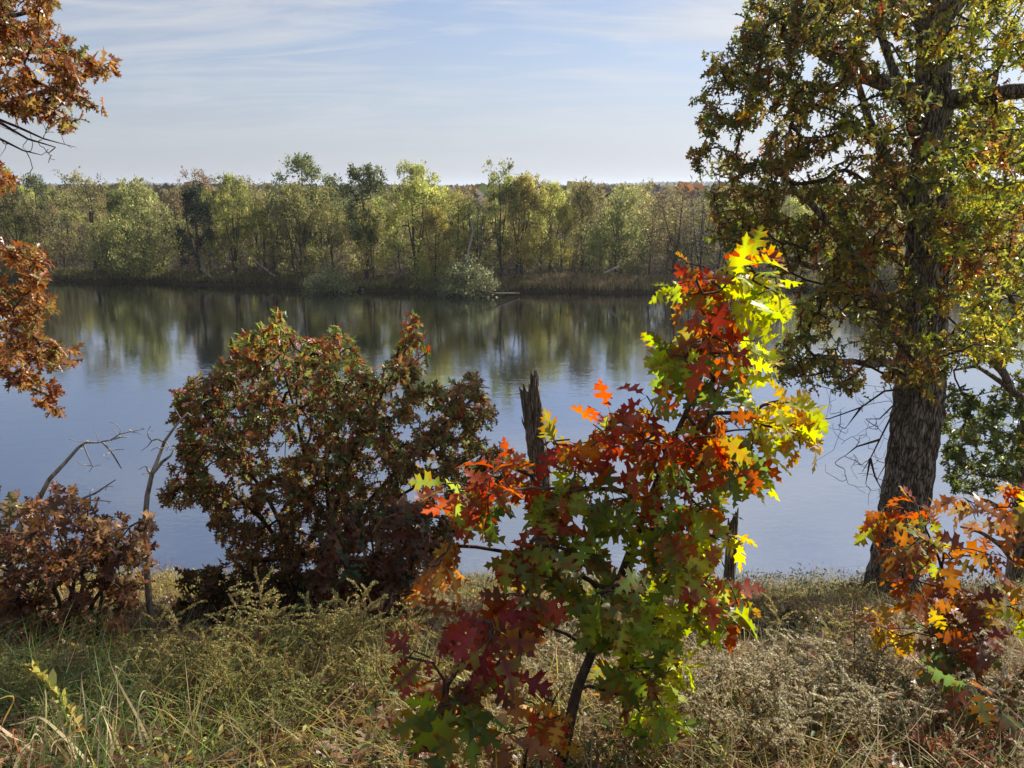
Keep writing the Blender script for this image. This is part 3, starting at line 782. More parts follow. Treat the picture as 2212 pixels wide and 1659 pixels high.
# brush, twigs and grass along the far bank
def far_brush():
    rng = np.random.default_rng(41)
    g = Geo()
    n = 64000
    x = (rng.random(n) * 2 - 1) * 95; off = 1.6 + 34 * rng.random(n) ** 1.4
    keep = (vnoise2(x * 0.22 + 40, off * 0.3, 6) + 0.25 * rng.random(n) > 0.42) & ~((np.abs(x - 11) < 10) & (off < 6))
    x, off = x[keep], off[keep]; n = len(x)
    y = bank_y(x) + off; z = far_z(x, off)
    h = 0.1 + 3.6 * rng.random(n) ** 1.2 * (0.5 + vnoise2(x * 0.3, off * 0.3, 8))
    pos = np.stack([x, y, z + h], 1)
    quad = (np.array([(0, 0), (.45, .36), (1.0, 0), (.5, -.34)], float), np.zeros(4), np.array([0, 3, 2, 1]), np.array([4]))
    c = pick(rng, pal([('#5f5644', 4), ('#4e4834', 4), ('#66623e', 3), ('#6a7444', 1.6), ('#735c3c', 1.5), ('#6f665a', 2.5)]), n, 0.25)
    add_leaves(g, quad, pos, rng.normal(0, 1, (n, 3)) + [0, 0, .5], rng.normal(0, 1, (n, 3)), 0.22 * np.exp(rng.normal(0, .3, n)), c)
    # thin sticks
    m = 9000
    x = (rng.random(m) * 2 - 1) * 95; off = 0.7 + 24 * rng.random(m) ** 1.3
    b = np.stack([x, bank_y(x) + off, far_z(x, off)], 1)
    d = norm(rng.normal(0, 0.35, (m, 3)) * [1, 1, .3] + [0, 0, 1]); L = 1.2 + 3.6 * rng.random(m) ** 1.5
    stick = (np.array([(0, .5), (0, -.5), (1.0, -.12), (1.0, .12)], float), np.zeros(4), np.array([0, 1, 2, 3]), np.array([4]))
    add_leaves(g, stick, b, d, rng.normal(0, 1, (m, 3)), L, pick(rng, pal([('#6c6254', 4), ('#8f8474', 2), ('#4c443a', 4)]), m, .2), width=0.06 / L)
    link("bank_undergrowth", g.mesh("bank_undergrowth", M_far), kind="stuff", label="grey-brown brush and saplings under the far bank's trees", cat="undergrowth")
far_brush()
def blades(g, rng, base, h, w, lean, color, tipc=None):
    n = len(base)
    an = rng.random(n) * 6.28; ld = np.stack([np.cos(an), np.sin(an), np.zeros(n)], 1)
    sd = np.stack([-np.sin(an + rng.normal(0, .8, n)), np.cos(an), np.zeros(n)], 1); sd = norm(sd)
    fr = np.array([0, .45, .8, 1.0]); wd = np.array([1, .8, .45, .0])
    rows = []
    for f, k in zip(fr, wd):
        c = base + np.array([0, 0, 1.0]) * (h * f * (1 - 0.35 * lean * f))[:, None] + ld * (h * lean * f ** 2)[:, None]
        if k > 0: rows += [c + sd * (w * k * .5)[:, None], c - sd * (w * k * .5)[:, None]]
        else: rows.append(c)
    V = np.stack(rows, 1)
    C = np.repeat(color[:, None], 7, 1)
    if tipc is not None: C = C + (tipc - color)[:, None] * np.array([0, 0, .3, .3, .7, .7, 1])[None, :, None]
    L = (np.arange(n)[:, None] * 7 + np.array([0, 1, 3, 2, 2, 3, 5, 4, 4, 5, 6])[None]).ravel()
    g.add(V.reshape(-1, 3), L, np.tile([4, 4, 3], n), C.reshape(-1, 3))
def bank_grass():
    rng = np.random.default_rng(42); g = Geo(); n = 46000
    x = (rng.random(n) * 2 - 1) * 92; off = 0.15 + (4.6 + 3.5 * np.exp(-((x - 11) / 9) ** 2)) * rng.random(n) ** 1.2
    tan = np.exp(-((x - 11) / 8.5) ** 2)
    d = 0.35 + 0.65 * np.clip(tan + vnoise2(x * .25, off * .5, 14) * .9, 0, 1)
    keep = rng.random(n) < d; x, off, tan = x[keep], off[keep], tan[keep]; n = len(x)
    b = np.stack([x, bank_y(x) + off, far_z(x, off) - .05], 1)
    c = pick(rng, pal([('#858048', 4), ('#938c54', 4), ('#6e7040', 3), ('#a4985e', 2)]), n, .22)
    ct = pick(rng, pal([('#c0a678', 4), ('#ccb084', 3), ('#ac986a', 3)]), n, .2)
    k = np.clip(tan * 1.3, 0, 1)[:, None] * (rng.random((n, 1)) < .85)
    blades(g, rng, b, (0.45 + .55 * rng.random(n)) * (1 + .5 * tan), 0.09 + .06 * rng.random(n), .2 + .9 * rng.random(n), c * (1 - k) + ct * k)
    link("bank_grass", g.mesh("bank_grass", M_grass), kind="stuff", label="tall dry grass along the lip of the far bank", cat="grass")
bank_grass()

def bush_over_water(u, v0, v1, w_u, label, palette, seed, dist, name="willow_bush", n=140):
    rng = np.random.default_rng(seed)
    base = hit_z(u, v1, 0.0); base = np.array([base[0], base[1], 0.0])
    top = at(u, v0, base[1])[2]; W = w_u * base[1] / F
    P_ = rng.normal(0, 1, (n, 3)); P_ = norm(P_) * (rng.random((n, 1)) ** (1 / 2.2))
    att = base + np.array([0, 1.2, 0.25]) + np.stack([P_[:, 0] * W * .5, P_[:, 1] * W * .4, np.abs(P_[:, 2]) * (top - .3) * (1 - .35 * np.abs(P_[:, 0]))], 1)
    tr = [(np.array([base + [s * .3, 2.2, .3], base + [s * W * .25, 1.4, top * .45]]), np.array([.06, .035])) for s in (-1, 0.1, 1)]
    P, par, rad, term, fx = grow(tr, att, .5, seed, .3, .3, .08)
    r = pipe_radius(P, par, rad, term, fx, .01, .45, .06)
    e = empty(name, label, "bush", base)
    g = Geo(); wood(g, P, par, r, fx, skip_fixed=False, sides=(5, 4, 3)); link("branches", g.mesh("branches", M_farbark, base), e)
    cl = np.repeat(np.arange(n), 30); m = len(cl); o = rng.normal(0, .33, (m, 3))
    g = Geo()
    quad = (np.array([(0, 0), (.45, .30), (1.0, 0), (.5, -.30)], float), np.zeros(4), np.array([0, 3, 2, 1]), np.array([4]))
    pos = att[cl] + o; pos[:, 2] = np.maximum(pos[:, 2], 0.08)
    add_leaves(g, quad, pos, o + rng.normal(0, .4, (m, 3)) + [0, 0, .35], rng.normal(0, 1, (m, 3)) + [0, 0, .5], .25 * np.exp(rng.normal(0, .3, m)), pick(rng, palette, m, .22))
    link("foliage", g.mesh("foliage", M_far, base), e)
bush_over_water(707, 577, 634, 112, "round pale green bush overhanging the water left of the middle", pal([('#aab47c', 5), ('#98a468', 4), ('#bcc38c', 3), ('#7c8a54', 2)]), 51, 0)
bush_over_water(1012, 555, 641, 150, "larger grey-green bush leaning over the water at the middle of the far bank", pal([('#a2aa76', 5), ('#929a64', 4), ('#b4b484', 2), ('#a49a5c', 2)]), 52, 0, n=200)
bush_over_water(930, 548, 628, 120, "yellow-green bush on the bank left of the grey-green overhanging bush", pal([('#b0b45c', 5), ('#9ea452', 4), ('#c0bc62', 2)]), 53, 0, n=150)
bush_over_water(340, 560, 607, 70, "small yellow-green bush on the bank under the leaning pale willow", pal([('#8f9c4a', 5), ('#7f8a40', 4)]), 54, 0, n=80)
bush_over_water(1197, 566, 598, 40, "small dark green bush at the back of the tan grass", pal([('#3f5630', 5), ('#4a6238', 4)]), 55, 0, n=60)

def dead_branchy(name, label, cat, mains, n_side, side_len, mat, seed, part="trunk", sides=(7, 5, 4), tip=.006, tw_dir=(0, 0, .3), extra=None):
    """a leafless piece of wood: main poles plus side twigs"""
    rng = np.random.default_rng(seed)
    att = []
    for pts, rr in mains:
        pts = np.asarray(pts)
        for _ in range(n_side):
            t = 0.25 + 0.75 * rng.random(); k = t * (len(pts) - 1); i = min(int(k), len(pts) - 2); f = k - i
            p = pts[i] * (1 - f) + pts[i + 1] * f
            att.append(p + (norm(rng.normal(0, 1, 3)) + np.asarray(tw_dir)) * side_len * (.4 + .8 * rng.random()))
    P, par, rad, term, fx = grow(mains, np.array(att).reshape(-1, 3), side_len / 3, seed, .1, .1, .12)
    r = pipe_radius(P, par, rad, term, fx, tip, .5)
    base = np.asarray(mains[0][0][0])
    e = empty(name, label, cat, base)
    g = Geo()
    tube(g, np.asarray(mains[0][0]), np.asarray(mains[0][1]), 9, (.1, .1, .1))
    link(part, g.mesh(part, mat, base, True), e)
    g = Geo()
    for pts, rr in mains[1:]: tube(g, np.asarray(pts), np.asarray(rr), 6, (.1, .1, .1))
    wood(g, P, par, r, fx, sides=sides)
    if g.n: link("branches", g.mesh("branches", mat, base), e)
    return e
def fp(u, v, off):
    p = hit_z(u, 600, 1.0); y = float(bank_y(p[0])) + off
    return at(u, v, y)
def polyfar(lst, off): return np.array([fp(u, v, off) for u, v in lst])
dead_branchy("dead_tree", "dead tree trunk leaning steeply right between the yellow-green maple and the tallest oak", "tree", [(polyfar([(600, 602), (565, 575), (535, 548), (518, 535)], 1.6), np.array([.2, .16, .11, .05]))], 7, 1.6, M_pale, 61)
dead_branchy("dead_shrub", "small bleached dead shrub on the bank below the very dark tree", "shrub", [(polyfar([(440, 588), (436, 565), (430, 545)], 1.2), np.array([.06, .04, .02])), (polyfar([(440, 588), (446, 560), (455, 540)], 1.2), np.array([.05, .03, .015]))], 16, 1.6, M_pale, 62, "stem")
dead_branchy("dead_tree", "bare grey trunk with a crooked top in the gap right of the middle maple", "tree", [(polyfar([(1008, 590), (1012, 540), (1022, 500), (1018, 478), (1030, 462)], 2.5), np.array([.2, .17, .14, .1, .05]))], 5, 1.8, M_pale, 63)
dead_branchy("fallen_log", "fallen trunk slanting down the bank below the bleached shrub", "log", [(polyfar([(432, 580), (448, 592), (462, 603)], .3), np.array([.1, .09, .07]))], 3, .8, M_pale, 64, "log")
dead_branchy("fallen_log", "dead branchy trunk lying in the water at the right of the grey-green bush", "log", [(np.array([hit_z(1120, 634, .3), hit_z(1070, 634, .9), hit_z(1030, 628, 1.4)]), np.array([.16, .13, .08]))], 12, 1.7, M_farbark, 65, "log")
dead_branchy("fallen_log", "low log at the waterline right of the round pale green bush", "log", [(np.array([hit_z(775, 625, .15), hit_z(815, 626, .2), hit_z(850, 627, .1)]), np.array([.17, .15, .1]))], 3, .7, M_pale, 66, "log")
dead_branchy("fallen_log", "short pale leaning log in the tan grass of the far bank", "log", [(polyfar([(1306, 590), (1322, 582), (1338, 575)], 2.2), np.array([.15, .14, .11]))], 1, .5, M_pale, 67, "log")

# ------------------------------------------------------------------ near bank: the big oak at the right
def poly_uv(lst, Y):
    return np.array([at(p[0], p[1], p[2] if len(p) > 2 else Y) for p in lst])
def sample_crown(rng, poly, n, Yc, D, uc=None, hw=None, hole=0.0, hs=0.012):
    q = sample_poly(rng, poly, n)
    if hole:
        keep = vnoise2(q[:, 0] * hs + 11, q[:, 1] * hs + 5, int(n)) > hole
        q = q[keep]
    p = np.asarray(poly, float)
    uc = p[:, 0].mean() if uc is None else uc
    hw = (p[:, 0].max() - p[:, 0].min()) / 2 if hw is None else hw
    k = np.sqrt(np.clip(1 - ((q[:, 0] - uc) / (hw * 1.05)) ** 2, 0.12, 1))
    Y = Yc + D * k * (rng.random(len(q)) * 2 - 1)
    return at_many(q[:, 0], q[:, 1], Y), q
def big_oak():
    rng = np.random.default_rng(101)
    Y0 = 8.6
    tr_uv = [(1905, 1365, 8.6), (1920, 1285), (1938, 1190), (1958, 1060), (1980, 900), (1993, 740), (2003, 560), (2009, 400), (2013, 240), (2020, 60)]
    tp = poly_uv(tr_uv, Y0)
    top = tp[-1]
    tp = np.concatenate([tp, [top + [.1, .1, 1.6], top + [.1, .0, 3.4], top + [.3, .1, 5.2]]])
    tr = np.array([.30, .275, .265, .262, .245, .222, .195, .178, .162, .14, .11, .07, .03])
    base = tp[0].copy(); base[2] = ground_at(base[0], base[1])
    e = empty("oak_tree", "big oak with thick furrowed grey trunk and olive and rusty leaves at the right", "tree", base)
    link("trunk", trunk_mesh("trunk", tp, tr, M_bark, base, 120, .02, .036, 3, .25), e)
    limbs = [
        ([(2013, 215, 8.6), (2060, 212, 8.5), (2120, 205, 8.3), (2212, 193, 8.0), (2400, 140, 7.6)], [.11, .10, .085, .07, .04]),
        ([(2010, 195, 8.6), (1950, 192, 8.45), (1890, 178, 8.3), (1840, 150, 8.1), (1780, 115, 7.9), (1690, 40, 7.8)], [.09, .085, .07, .06, .045, .02]),
        ([(1990, 780, 8.6), (1935, 715, 8.35), (1885, 640, 8.15), (1850, 570, 8.0), (1800, 490, 7.9), (1740, 420, 7.8), (1690, 380, 7.7)], [.09, .085, .08, .06, .045, .03, .015]),
        ([(1885, 640, 8.15), (1800, 590, 7.9), (1720, 560, 7.7), (1640, 540, 7.6)], [.05, .035, .022, .01]),
        ([(1990, 770, 8.6), (2060, 745, 8.65), (2110, 750, 8.8), (2160, 790, 8.9), (2215, 870, 9.0)], [.075, .07, .06, .05, .03]),
        ([(2006, 500, 8.6), (1955, 430, 8.7), (1905, 330, 8.9), (1865, 220, 9.1), (1840, 90, 9.2)], [.08, .07, .055, .04, .02]),
        ([(2010, 330, 8.6), (1960, 250, 8.9), (1900, 60, 9.3), (1860, -100, 9.5)], [.07, .06, .04, .02]),
        ([(2012, 420, 8.6), (2070, 330, 8.9), (2130, 230, 9.2), (2180, 80, 9.5)], [.07, .055, .04, .02]),
        ([(1985, 850, 8.6), (1930, 790, 8.2), (1850, 780, 7.8), (1760, 770, 7.5)], [.05, .04, .03, .015]),
        ([(2016, 100, 8.6), (1950, -60, 8.2), (1850, -200, 7.8)], [.08, .06, .03]),
        ([(2016, 100, 8.6), (2100, -60, 8.6), (2230, -220, 8.6)], [.08, .06, .03]),
    ]
    L = [(poly_uv(a, Y0), np.array(r)) for a, r in limbs]
    for pts, rr in L:
        g = Geo(); q = np.linspace(0, 1, 22)
        s = np.linspace(0, 1, len(pts)); C = np.stack([np.interp(q, s, pts[:, k]) for k in range(3)], 1); R = np.interp(q, s, rr)
        C[1:-1] = (C[:-2] + C[1:-1] * 2 + C[2:]) / 4
        C[2:] += (np.stack([vnoise2(q * 9 + k * 7, q * 0 + k, 9) for k in range(3)], 1)[2:] - .5) * .06
        tube(g, C, R, 10, (.1, .1, .1)); link("limb", g.mesh("limb", M_bark, base, True), e)
    polyL = [(1640, -20), (1600, 55), (1575, 40), (1590, 90), (1525, 120), (1545, 170), (1508, 195), (1520, 250), (1500, 310), (1475, 318), (1530, 370), (1545, 440), (1522, 490), (1560, 545), (1650, 560), (1740, 610), (1690, 700), (1662, 770), (1672, 830), (1760, 825), (1820, 860), (1900, 830), (1980, 850), (2040, 905), (2060, 780), (2215, 790), (2230, -20)]
    att, q = sample_crown(rng, polyL, 3500, 8.4, 2.4, 1960, 480, 0.29, .024)
    out = [(1640, -20), (1690, -300), (1800, -600), (2050, -850), (2380, -850), (2520, -500), (2520, 0), (2430, 450), (2230, 780), (2230, -20)]
    att2, q2 = sample_crown(rng, out, 1250, 8.6, 2.7, 2080, 480, 0.28)
    front = (np.abs(q[:, 0] - 2000) < 62) & (att[:, 1] < 8.75) & (q[:, 1] > 80)
    keep = ~front | (rng.random(len(q)) < .80); att, q = att[keep], q[keep]
    A = np.concatenate([att, att2]); Q = np.concatenate([q, q2])
    open_ = (A[:, 1] < 7.2) & (A[:, 0] > 3.0) & (A[:, 2] > 14.4) & (A[:, 2] < 19) & (rng.random(len(A)) < .8)  # crown thinned on purpose so that sunlight reaches the near sapling
    open_ |= (A[:, 1] < 8.4) & (A[:, 0] > 5.0) & (A[:, 2] > 14.9) & (A[:, 2] < 20.5) & (rng.random(len(A)) < .85)
    A, Q = A[~open_], Q[~open_]
    P, par, rad, term, fx = grow([(tp, tr)] + L, A, .3, 101, .2, .3, .07)
    r = pipe_radius(P, par, rad, term, fx, .0028, .40, .04)
    g = Geo(); wood(g, P, par, r, fx); link("twigs", g.mesh("twigs", M_twig, base), e)
    # bare drooping twigs beneath the crown
    droop = [[(1960, 850, 8.4), (1925, 900, 8.2), (1900, 950, 8.1), (1880, 990, 8.05), (1862, 1020, 8.0)], [(1900, 950, 8.1), (1850, 965, 8.0), (1825, 985, 7.95)], [(1880, 990, 8.05), (1890, 1030, 8.0), (1905, 1060, 8.0)], [(1880, 990, 8.05), (1870, 1045, 8.0)],
             [(1960, 840, 8.4), (1910, 845, 8.1), (1860, 880, 7.9), (1790, 905, 7.7), (1720, 895, 7.6)], [(1860, 880, 7.9), (1830, 920, 7.8)], [(1965, 870, 8.4), (1930, 930, 8.3), (1915, 1000, 8.3), (1895, 1035, 8.3)],
             [(1985, 830, 8.2), (1945, 860, 8.0), (1900, 905, 7.9), (1870, 905, 7.9)]]
    D = [(poly_uv(a, 8.3), np.linspace(.014, .003, len(a))) for a in droop]
    att3 = []
    for pts, rr in D:
        for _ in range(20):
            k = rng.random() * (len(pts) - 1); i = int(k); att3.append(pts[i] * (1 - k + i) + pts[min(i + 1, len(pts) - 1)] * (k - i) + rng.normal(0, .15, 3) + [-.07, 0, -.03])
    P2, par2, rad2, term2, fx2 = grow(D, np.array(att3), .05, 77, -.05, .0, .06)
    r2 = pipe_radius(P2, par2, rad2, term2, fx2, .0018, .35, .008)
    g = Geo()
    for pts, rr in D: tube(g, pts, rr, 5, (.1, .1, .1))
    wood(g, P2, par2, r2, fx2); link("bare_twigs", g.mesh("bare_twigs", M_twig, base), e)
    g = Geo(); tips = P[term]; td = rel(P, par, term)
    zone = vnoise2(Q[:, 0] * .012, Q[:, 1] * .012, 4) + .25 * rng.random(len(Q))
    right = np.clip((Q[:, 0] - 1990) / 120, 0, 1)  # right of the trunk the sunlit leaf colours take over
    def cf(idx, n):
        N = len(Q)
        a = twig_pick(rng, P_OAKR, idx, N); b = twig_pick(rng, P_OAK_SUNLIT, idx, N); o = twig_pick(rng, P_ORANGE, idx, N)
        k = (rng.random(N) < right * .75 + .08)[idx][:, None]
        c = np.where(k, b, a)
        return np.where((zone[idx] > .92)[:, None] & (rng.random((n, 1)) < .7), o, c)
    whorl_leaves(g, T_MID, rng, tips, td, 9, .074, cf, .6, 1.0, .25, .30, .4, .5)
    link("crown", g.mesh("crown", M_oak, base), e)
big_oak()

def crown_tree(name, label, cat, trunks, polys, Yc, D, leaf, per, palette, seed, step=.25, wood_mat=None, trunk_part=True, tip=.003, tmpl=None, leafmat=None, pal_fn=None, hole=0.0, extra_wood=None, droop=.4, up=.4, lift=.2, hs=.012, c2=None, wave=0.0, width=1.0, back=.12, part=("trunk", "twigs", "crown"), face=None, spread=1.0):
    rng = np.random.default_rng(seed)
    base = np.asarray(trunks[0][0][0], float).copy()
    e = empty(name, label, cat, base)
    A, Q = [], []
    for poly, n, *yy in polys:
        a, q = sample_crown(rng, poly, n, yy[0] if yy else Yc, yy[1] if len(yy) > 1 else D, hole=hole, hs=hs); A.append(a); Q.append(q)
    A, Q = np.concatenate(A), np.concatenate(Q)
    P, par, rad, term, fx = grow(trunks, A, step, seed, lift, .3, .07)
    r = pipe_radius(P, par, rad, term, fx, tip * .85, .42, max(t[1][0] for t in trunks) * .6)
    wm = wood_mat or M_twig
    for k, (pts, rr) in enumerate(trunks):
        g = Geo(); q = np.linspace(0, 1, 20); s = np.linspace(0, 1, len(pts))
        C = np.stack([np.interp(q, s, np.asarray(pts)[:, j]) for j in range(3)], 1); C[1:-1] = (C[:-2] + 2 * C[1:-1] + C[2:]) / 4
        tube(g, C, np.interp(q, s, rr), 9, (.1, .1, .1)); link(part[0], g.mesh(part[0], wm, base, True), e)
    g = Geo(); wood(g, P, par, r, fx); link(part[1], g.mesh(part[1], M_twig, base), e)
    g = Geo()
    cf = (lambda idx, n: pal_fn(rng, Q[idx], n)) if pal_fn else (lambda idx, n: twig_pick(rng, palette, idx, len(Q)))
    whorl_leaves(g, tmpl or T_MID, rng, P[term], rel(P, par, term), per, leaf, cf, droop, spread, up, back, .3, .3, width, wave, c2, face)
    link(part[2], g.mesh(part[2], leafmat or M_oak, base), e)
    return e

def gp(u, v, Y):
    """point at pixel column u standing on the ground at depth Y"""
    p = at(u, v, Y); p[2] = ground_at(p[0], p[1]) - .03; return p
# second oak at the right edge, further down the slope
t2 = np.array([gp(2196, 1300, 10.6), at(2208, 1180, 10.6), at(2222, 1000, 10.6), at(2240, 800, 10.6), at(2255, 500, 10.6), at(2270, 200, 10.6), at(2280, -150, 10.6)])
l2 = [np.array([at(2212, 1150, 10.6), at(2165, 1100, 10.3), at(2110, 1070, 10.1), at(2060, 1055, 10.0)]), np.array([at(2205, 1235, 10.6), at(2165, 1180, 10.3), at(2120, 1150, 10.1), at(2075, 1138, 10.0)]),
      np.array([at(2232, 900, 10.6), at(2170, 830, 10.3), at(2110, 790, 10.1), at(2060, 800, 10.0)]), np.array([at(2240, 750, 10.6), at(2180, 640, 10.6), at(2120, 520, 10.5), at(2080, 420, 10.4)])]
crown_tree("oak_tree", "smaller oak at the right edge behind the big trunk with pale yellow-green leaves", "tree",
           [(t2, np.array([.19, .17, .16, .14, .12, .09, .04]))] + [(l, np.linspace(.05, .012, 4)) for l in l2],
           [([(2035, 880), (2060, 840), (2120, 845), (2215, 800), (2300, 820), (2300, 1040), (2215, 1040), (2140, 1065), (2050, 1055), (2025, 990)], 330), ([(2070, 230), (2300, 180), (2500, 300), (2500, 760), (2300, 800), (2080, 780), (2060, 500)], 560)],
           10.4, 1.5, .1, 8, None, 111, .3, M_bark, pal_fn=lambda rng, q, n: np.where((q[:, 1] > 790)[:, None], pick(rng, pal([('#55632a', 4), ('#66722e', 4), ('#454f26', 3), ('#8a7a30', 1.5)]), n, .22), pick(rng, P_OAK_SUNLIT, n, .22)))

# oak at the left, its bole outside the picture
tl = np.array([gp(-760, 1300, 7.0), at(-750, 1000, 7.0), at(-740, 700, 7.0), at(-735, 350, 7.0), at(-725, 0, 7.0), at(-720, -400, 7.0)])
ll = [np.array([at(-738, 560, 7), at(-520, 420, 7), at(-300, 330, 6.9), at(-120, 270, 6.8), at(20, 225, 6.7), at(120, 190, 6.6), at(215, 150, 6.5)]),
      np.array([at(-738, 650, 7), at(-480, 560, 6.9), at(-250, 620, 6.8), at(-80, 680, 6.7), at(40, 720, 6.6), at(130, 760, 6.5)]),
      np.array([at(-742, 750, 7), at(-450, 760, 6.8), at(-200, 770, 6.6), at(-20, 790, 6.5), at(50, 830, 6.4), at(110, 855, 6.4)]),
      np.array([at(-732, 250, 7), at(-480, 120, 7.1), at(-200, 60, 7.1), at(0, 40, 7.0), at(90, 20, 7.0)])]
crown_tree("oak_tree", "oak with orange-brown leaves reaching in from the left edge", "tree",
           [(tl, np.array([.24, .22, .2, .17, .13, .06]))] + [(l, np.linspace(.075, .008, len(l))) for l in ll],
           [([(-350, -60), (112, -60), (125, 25), (105, 60), (170, 85), (190, 115), (255, 130), (243, 160), (195, 175), (185, 200), (208, 232), (185, 265), (150, 288), (95, 262), (60, 268), (0, 230), (-200, 330), (-350, 300)], 560),
            ([(-120, 365), (20, 362), (38, 378), (30, 405), (0, 415), (-100, 420)], 36),
            ([(-300, 520), (0, 522), (60, 528), (102, 540), (92, 600), (75, 625), (122, 660), (118, 680), (85, 692), (80, 735), (150, 745), (175, 760), (165, 785), (95, 800), (80, 815), (138, 835), (130, 892), (95, 885), (55, 845), (0, 825), (-250, 840), (-330, 700)], 640)],
           6.7, .75, .076, 9.5, P_ORANGE, 121, .22, M_bark, hole=.15)
def bare_spray():
    """leafless lowest twigs of the left oak's upper limb belong to it"""
    oak = [o for o in col.objects if o.name.startswith("oak_tree") and o.get("label", "").startswith("oak with orange-brown")][0]
    mains = [(poly_uv([(-200, 250, 6.8), (-60, 235, 6.7), (0, 265, 6.7), (60, 300, 6.6), (120, 318, 6.6)], 6.7), np.linspace(.022, .004, 5)), (poly_uv([(-60, 235, 6.7), (40, 275, 6.6), (95, 300, 6.6), (140, 312, 6.6)], 6.7), np.linspace(.014, .003, 4)),
             (poly_uv([(-100, 250, 6.7), (0, 300, 6.7), (50, 325, 6.7), (90, 335, 6.7)], 6.7), np.linspace(.014, .003, 4))]
    rng = np.random.default_rng(9); att = []
    for pts, rr in mains:
        for _ in range(14):
            k = .6 + rng.random() * (len(pts) - 1.6); i = int(k); att.append(pts[i] + (pts[min(i + 1, len(pts) - 1)] - pts[i]) * (k - i) + rng.normal(0, .09, 3) + [.06, 0, -.04])
    P, par, rad, term, fx = grow(mains, np.array(att), .09, 7, -.05, 0, .1)
    r = pipe_radius(P, par, rad, term, fx, .0022, .4, .008)
    g = Geo()
    for pts, rr in mains: tube(g, pts, rr, 5, (.1, .1, .1))
    wood(g, P, par, r, fx); link("bare_twigs", g.mesh("bare_twigs", M_twig, np.array(oak.location)), oak)
bare_spray()

# the round-topped young oak in the middle
def stems(base_uv, Yb, tips, r0, r1, rng, bow=.12):
    b = gp(base_uv[0], base_uv[1], Yb); out = []
    for (u, v, Y, *rs) in tips:
        t = at(u, v, Y); q = np.linspace(0, 1, 7)[:, None]
        pts = b * (1 - q) + t * q
        side = np.array([t[0] - b[0], t[1] - b[1], 0])
        pts += np.sin(q * math.pi) * (-.22 * side[None] * [1, 1, 0] + rng.normal(0, bow * .3, 3)) + np.concatenate([np.zeros((1, 3)), rng.normal(0, .02, (5, 3)), np.zeros((1, 3))])
        out.append((pts, np.linspace(rs[0] if rs else r0, r1, 7)))
        b = b + rng.normal(0, .05, 3) * [1, 1, 0]
    return out
rg = np.random.default_rng(31)
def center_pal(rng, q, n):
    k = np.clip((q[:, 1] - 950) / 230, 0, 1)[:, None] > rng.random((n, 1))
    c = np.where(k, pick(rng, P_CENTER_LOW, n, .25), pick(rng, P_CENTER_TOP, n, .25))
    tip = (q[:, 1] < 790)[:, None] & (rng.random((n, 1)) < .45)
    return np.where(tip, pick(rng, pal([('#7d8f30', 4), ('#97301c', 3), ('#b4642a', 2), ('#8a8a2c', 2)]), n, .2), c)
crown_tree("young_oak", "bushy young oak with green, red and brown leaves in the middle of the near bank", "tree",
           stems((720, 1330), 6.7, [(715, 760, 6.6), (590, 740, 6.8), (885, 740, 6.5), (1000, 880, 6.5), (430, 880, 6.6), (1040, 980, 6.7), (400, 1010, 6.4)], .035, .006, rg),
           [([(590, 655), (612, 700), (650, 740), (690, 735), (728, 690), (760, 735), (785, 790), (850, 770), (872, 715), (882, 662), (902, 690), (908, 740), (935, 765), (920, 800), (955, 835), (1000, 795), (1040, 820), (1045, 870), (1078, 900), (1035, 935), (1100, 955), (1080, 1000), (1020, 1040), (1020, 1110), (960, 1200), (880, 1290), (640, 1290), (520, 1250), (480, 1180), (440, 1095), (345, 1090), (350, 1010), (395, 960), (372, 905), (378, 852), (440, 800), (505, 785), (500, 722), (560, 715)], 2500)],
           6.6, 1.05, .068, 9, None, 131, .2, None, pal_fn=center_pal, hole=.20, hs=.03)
def brown_pal(rng, q, n): return pick(rng, P_BROWN, n, .22)
crown_tree("oak_shrub", "low dark brown oak scrub on the slope in front of the bushy young oak", "shrub",
           stems((560, 1370), 5.8, [(430, 1240, 5.8), (520, 1220, 5.9), (620, 1260, 5.7), (470, 1300, 5.6)], .016, .004, rg),
           [([(385, 1340), (395, 1240), (450, 1205), (500, 1225), (560, 1240), (640, 1220), (690, 1270), (670, 1350), (520, 1375)], 210)],
           5.8, .5, .085, 6.5, pal([('#4a3520', 4), ('#3c3a1e', 3), ('#5c4224', 3), ('#6a4a24', 1)]), 141, .15, None, hole=.2, hs=.02)
crown_tree("oak_sapling", "brown-leaved oak sapling standing between the bushy young oak and the red sapling", "sapling",
           stems((800, 1400), 4.9, [(800, 1090, 5.0), (700, 1170, 5.0), (900, 1120, 4.9), (760, 1250, 4.8)], .016, .004, rg),
           [([(690, 1170), (720, 1120), (790, 1075), (850, 1100), (930, 1060), (945, 1160), (920, 1250), (930, 1330), (840, 1390), (720, 1370), (660, 1290)], 190)],
           4.9, .45, .1, 5.5, pal([('#6c4a32', 4), ('#5a3a28', 4), ('#7c5a42', 2), ('#6a3424', 2), ('#3d4a2a', 1.2)]), 142, .15, None, hole=.25, hs=.02, width=1.0)
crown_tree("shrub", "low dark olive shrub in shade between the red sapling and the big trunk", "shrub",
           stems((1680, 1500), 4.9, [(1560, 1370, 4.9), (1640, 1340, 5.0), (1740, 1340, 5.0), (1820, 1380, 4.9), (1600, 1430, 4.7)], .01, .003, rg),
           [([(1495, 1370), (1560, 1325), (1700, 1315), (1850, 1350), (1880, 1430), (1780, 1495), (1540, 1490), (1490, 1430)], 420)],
           4.9, .5, .032, 11, pal([('#4f5632', 4), ('#414a2a', 4), ('#625f38', 3), ('#6f6a3c', 1.5)]), 144, .12, None, tmpl=T_OVAL, leafmat=M_grass, hole=.15, hs=.02, back=.1)  # dark olive leaves, also painted dark for the big oak's shadow
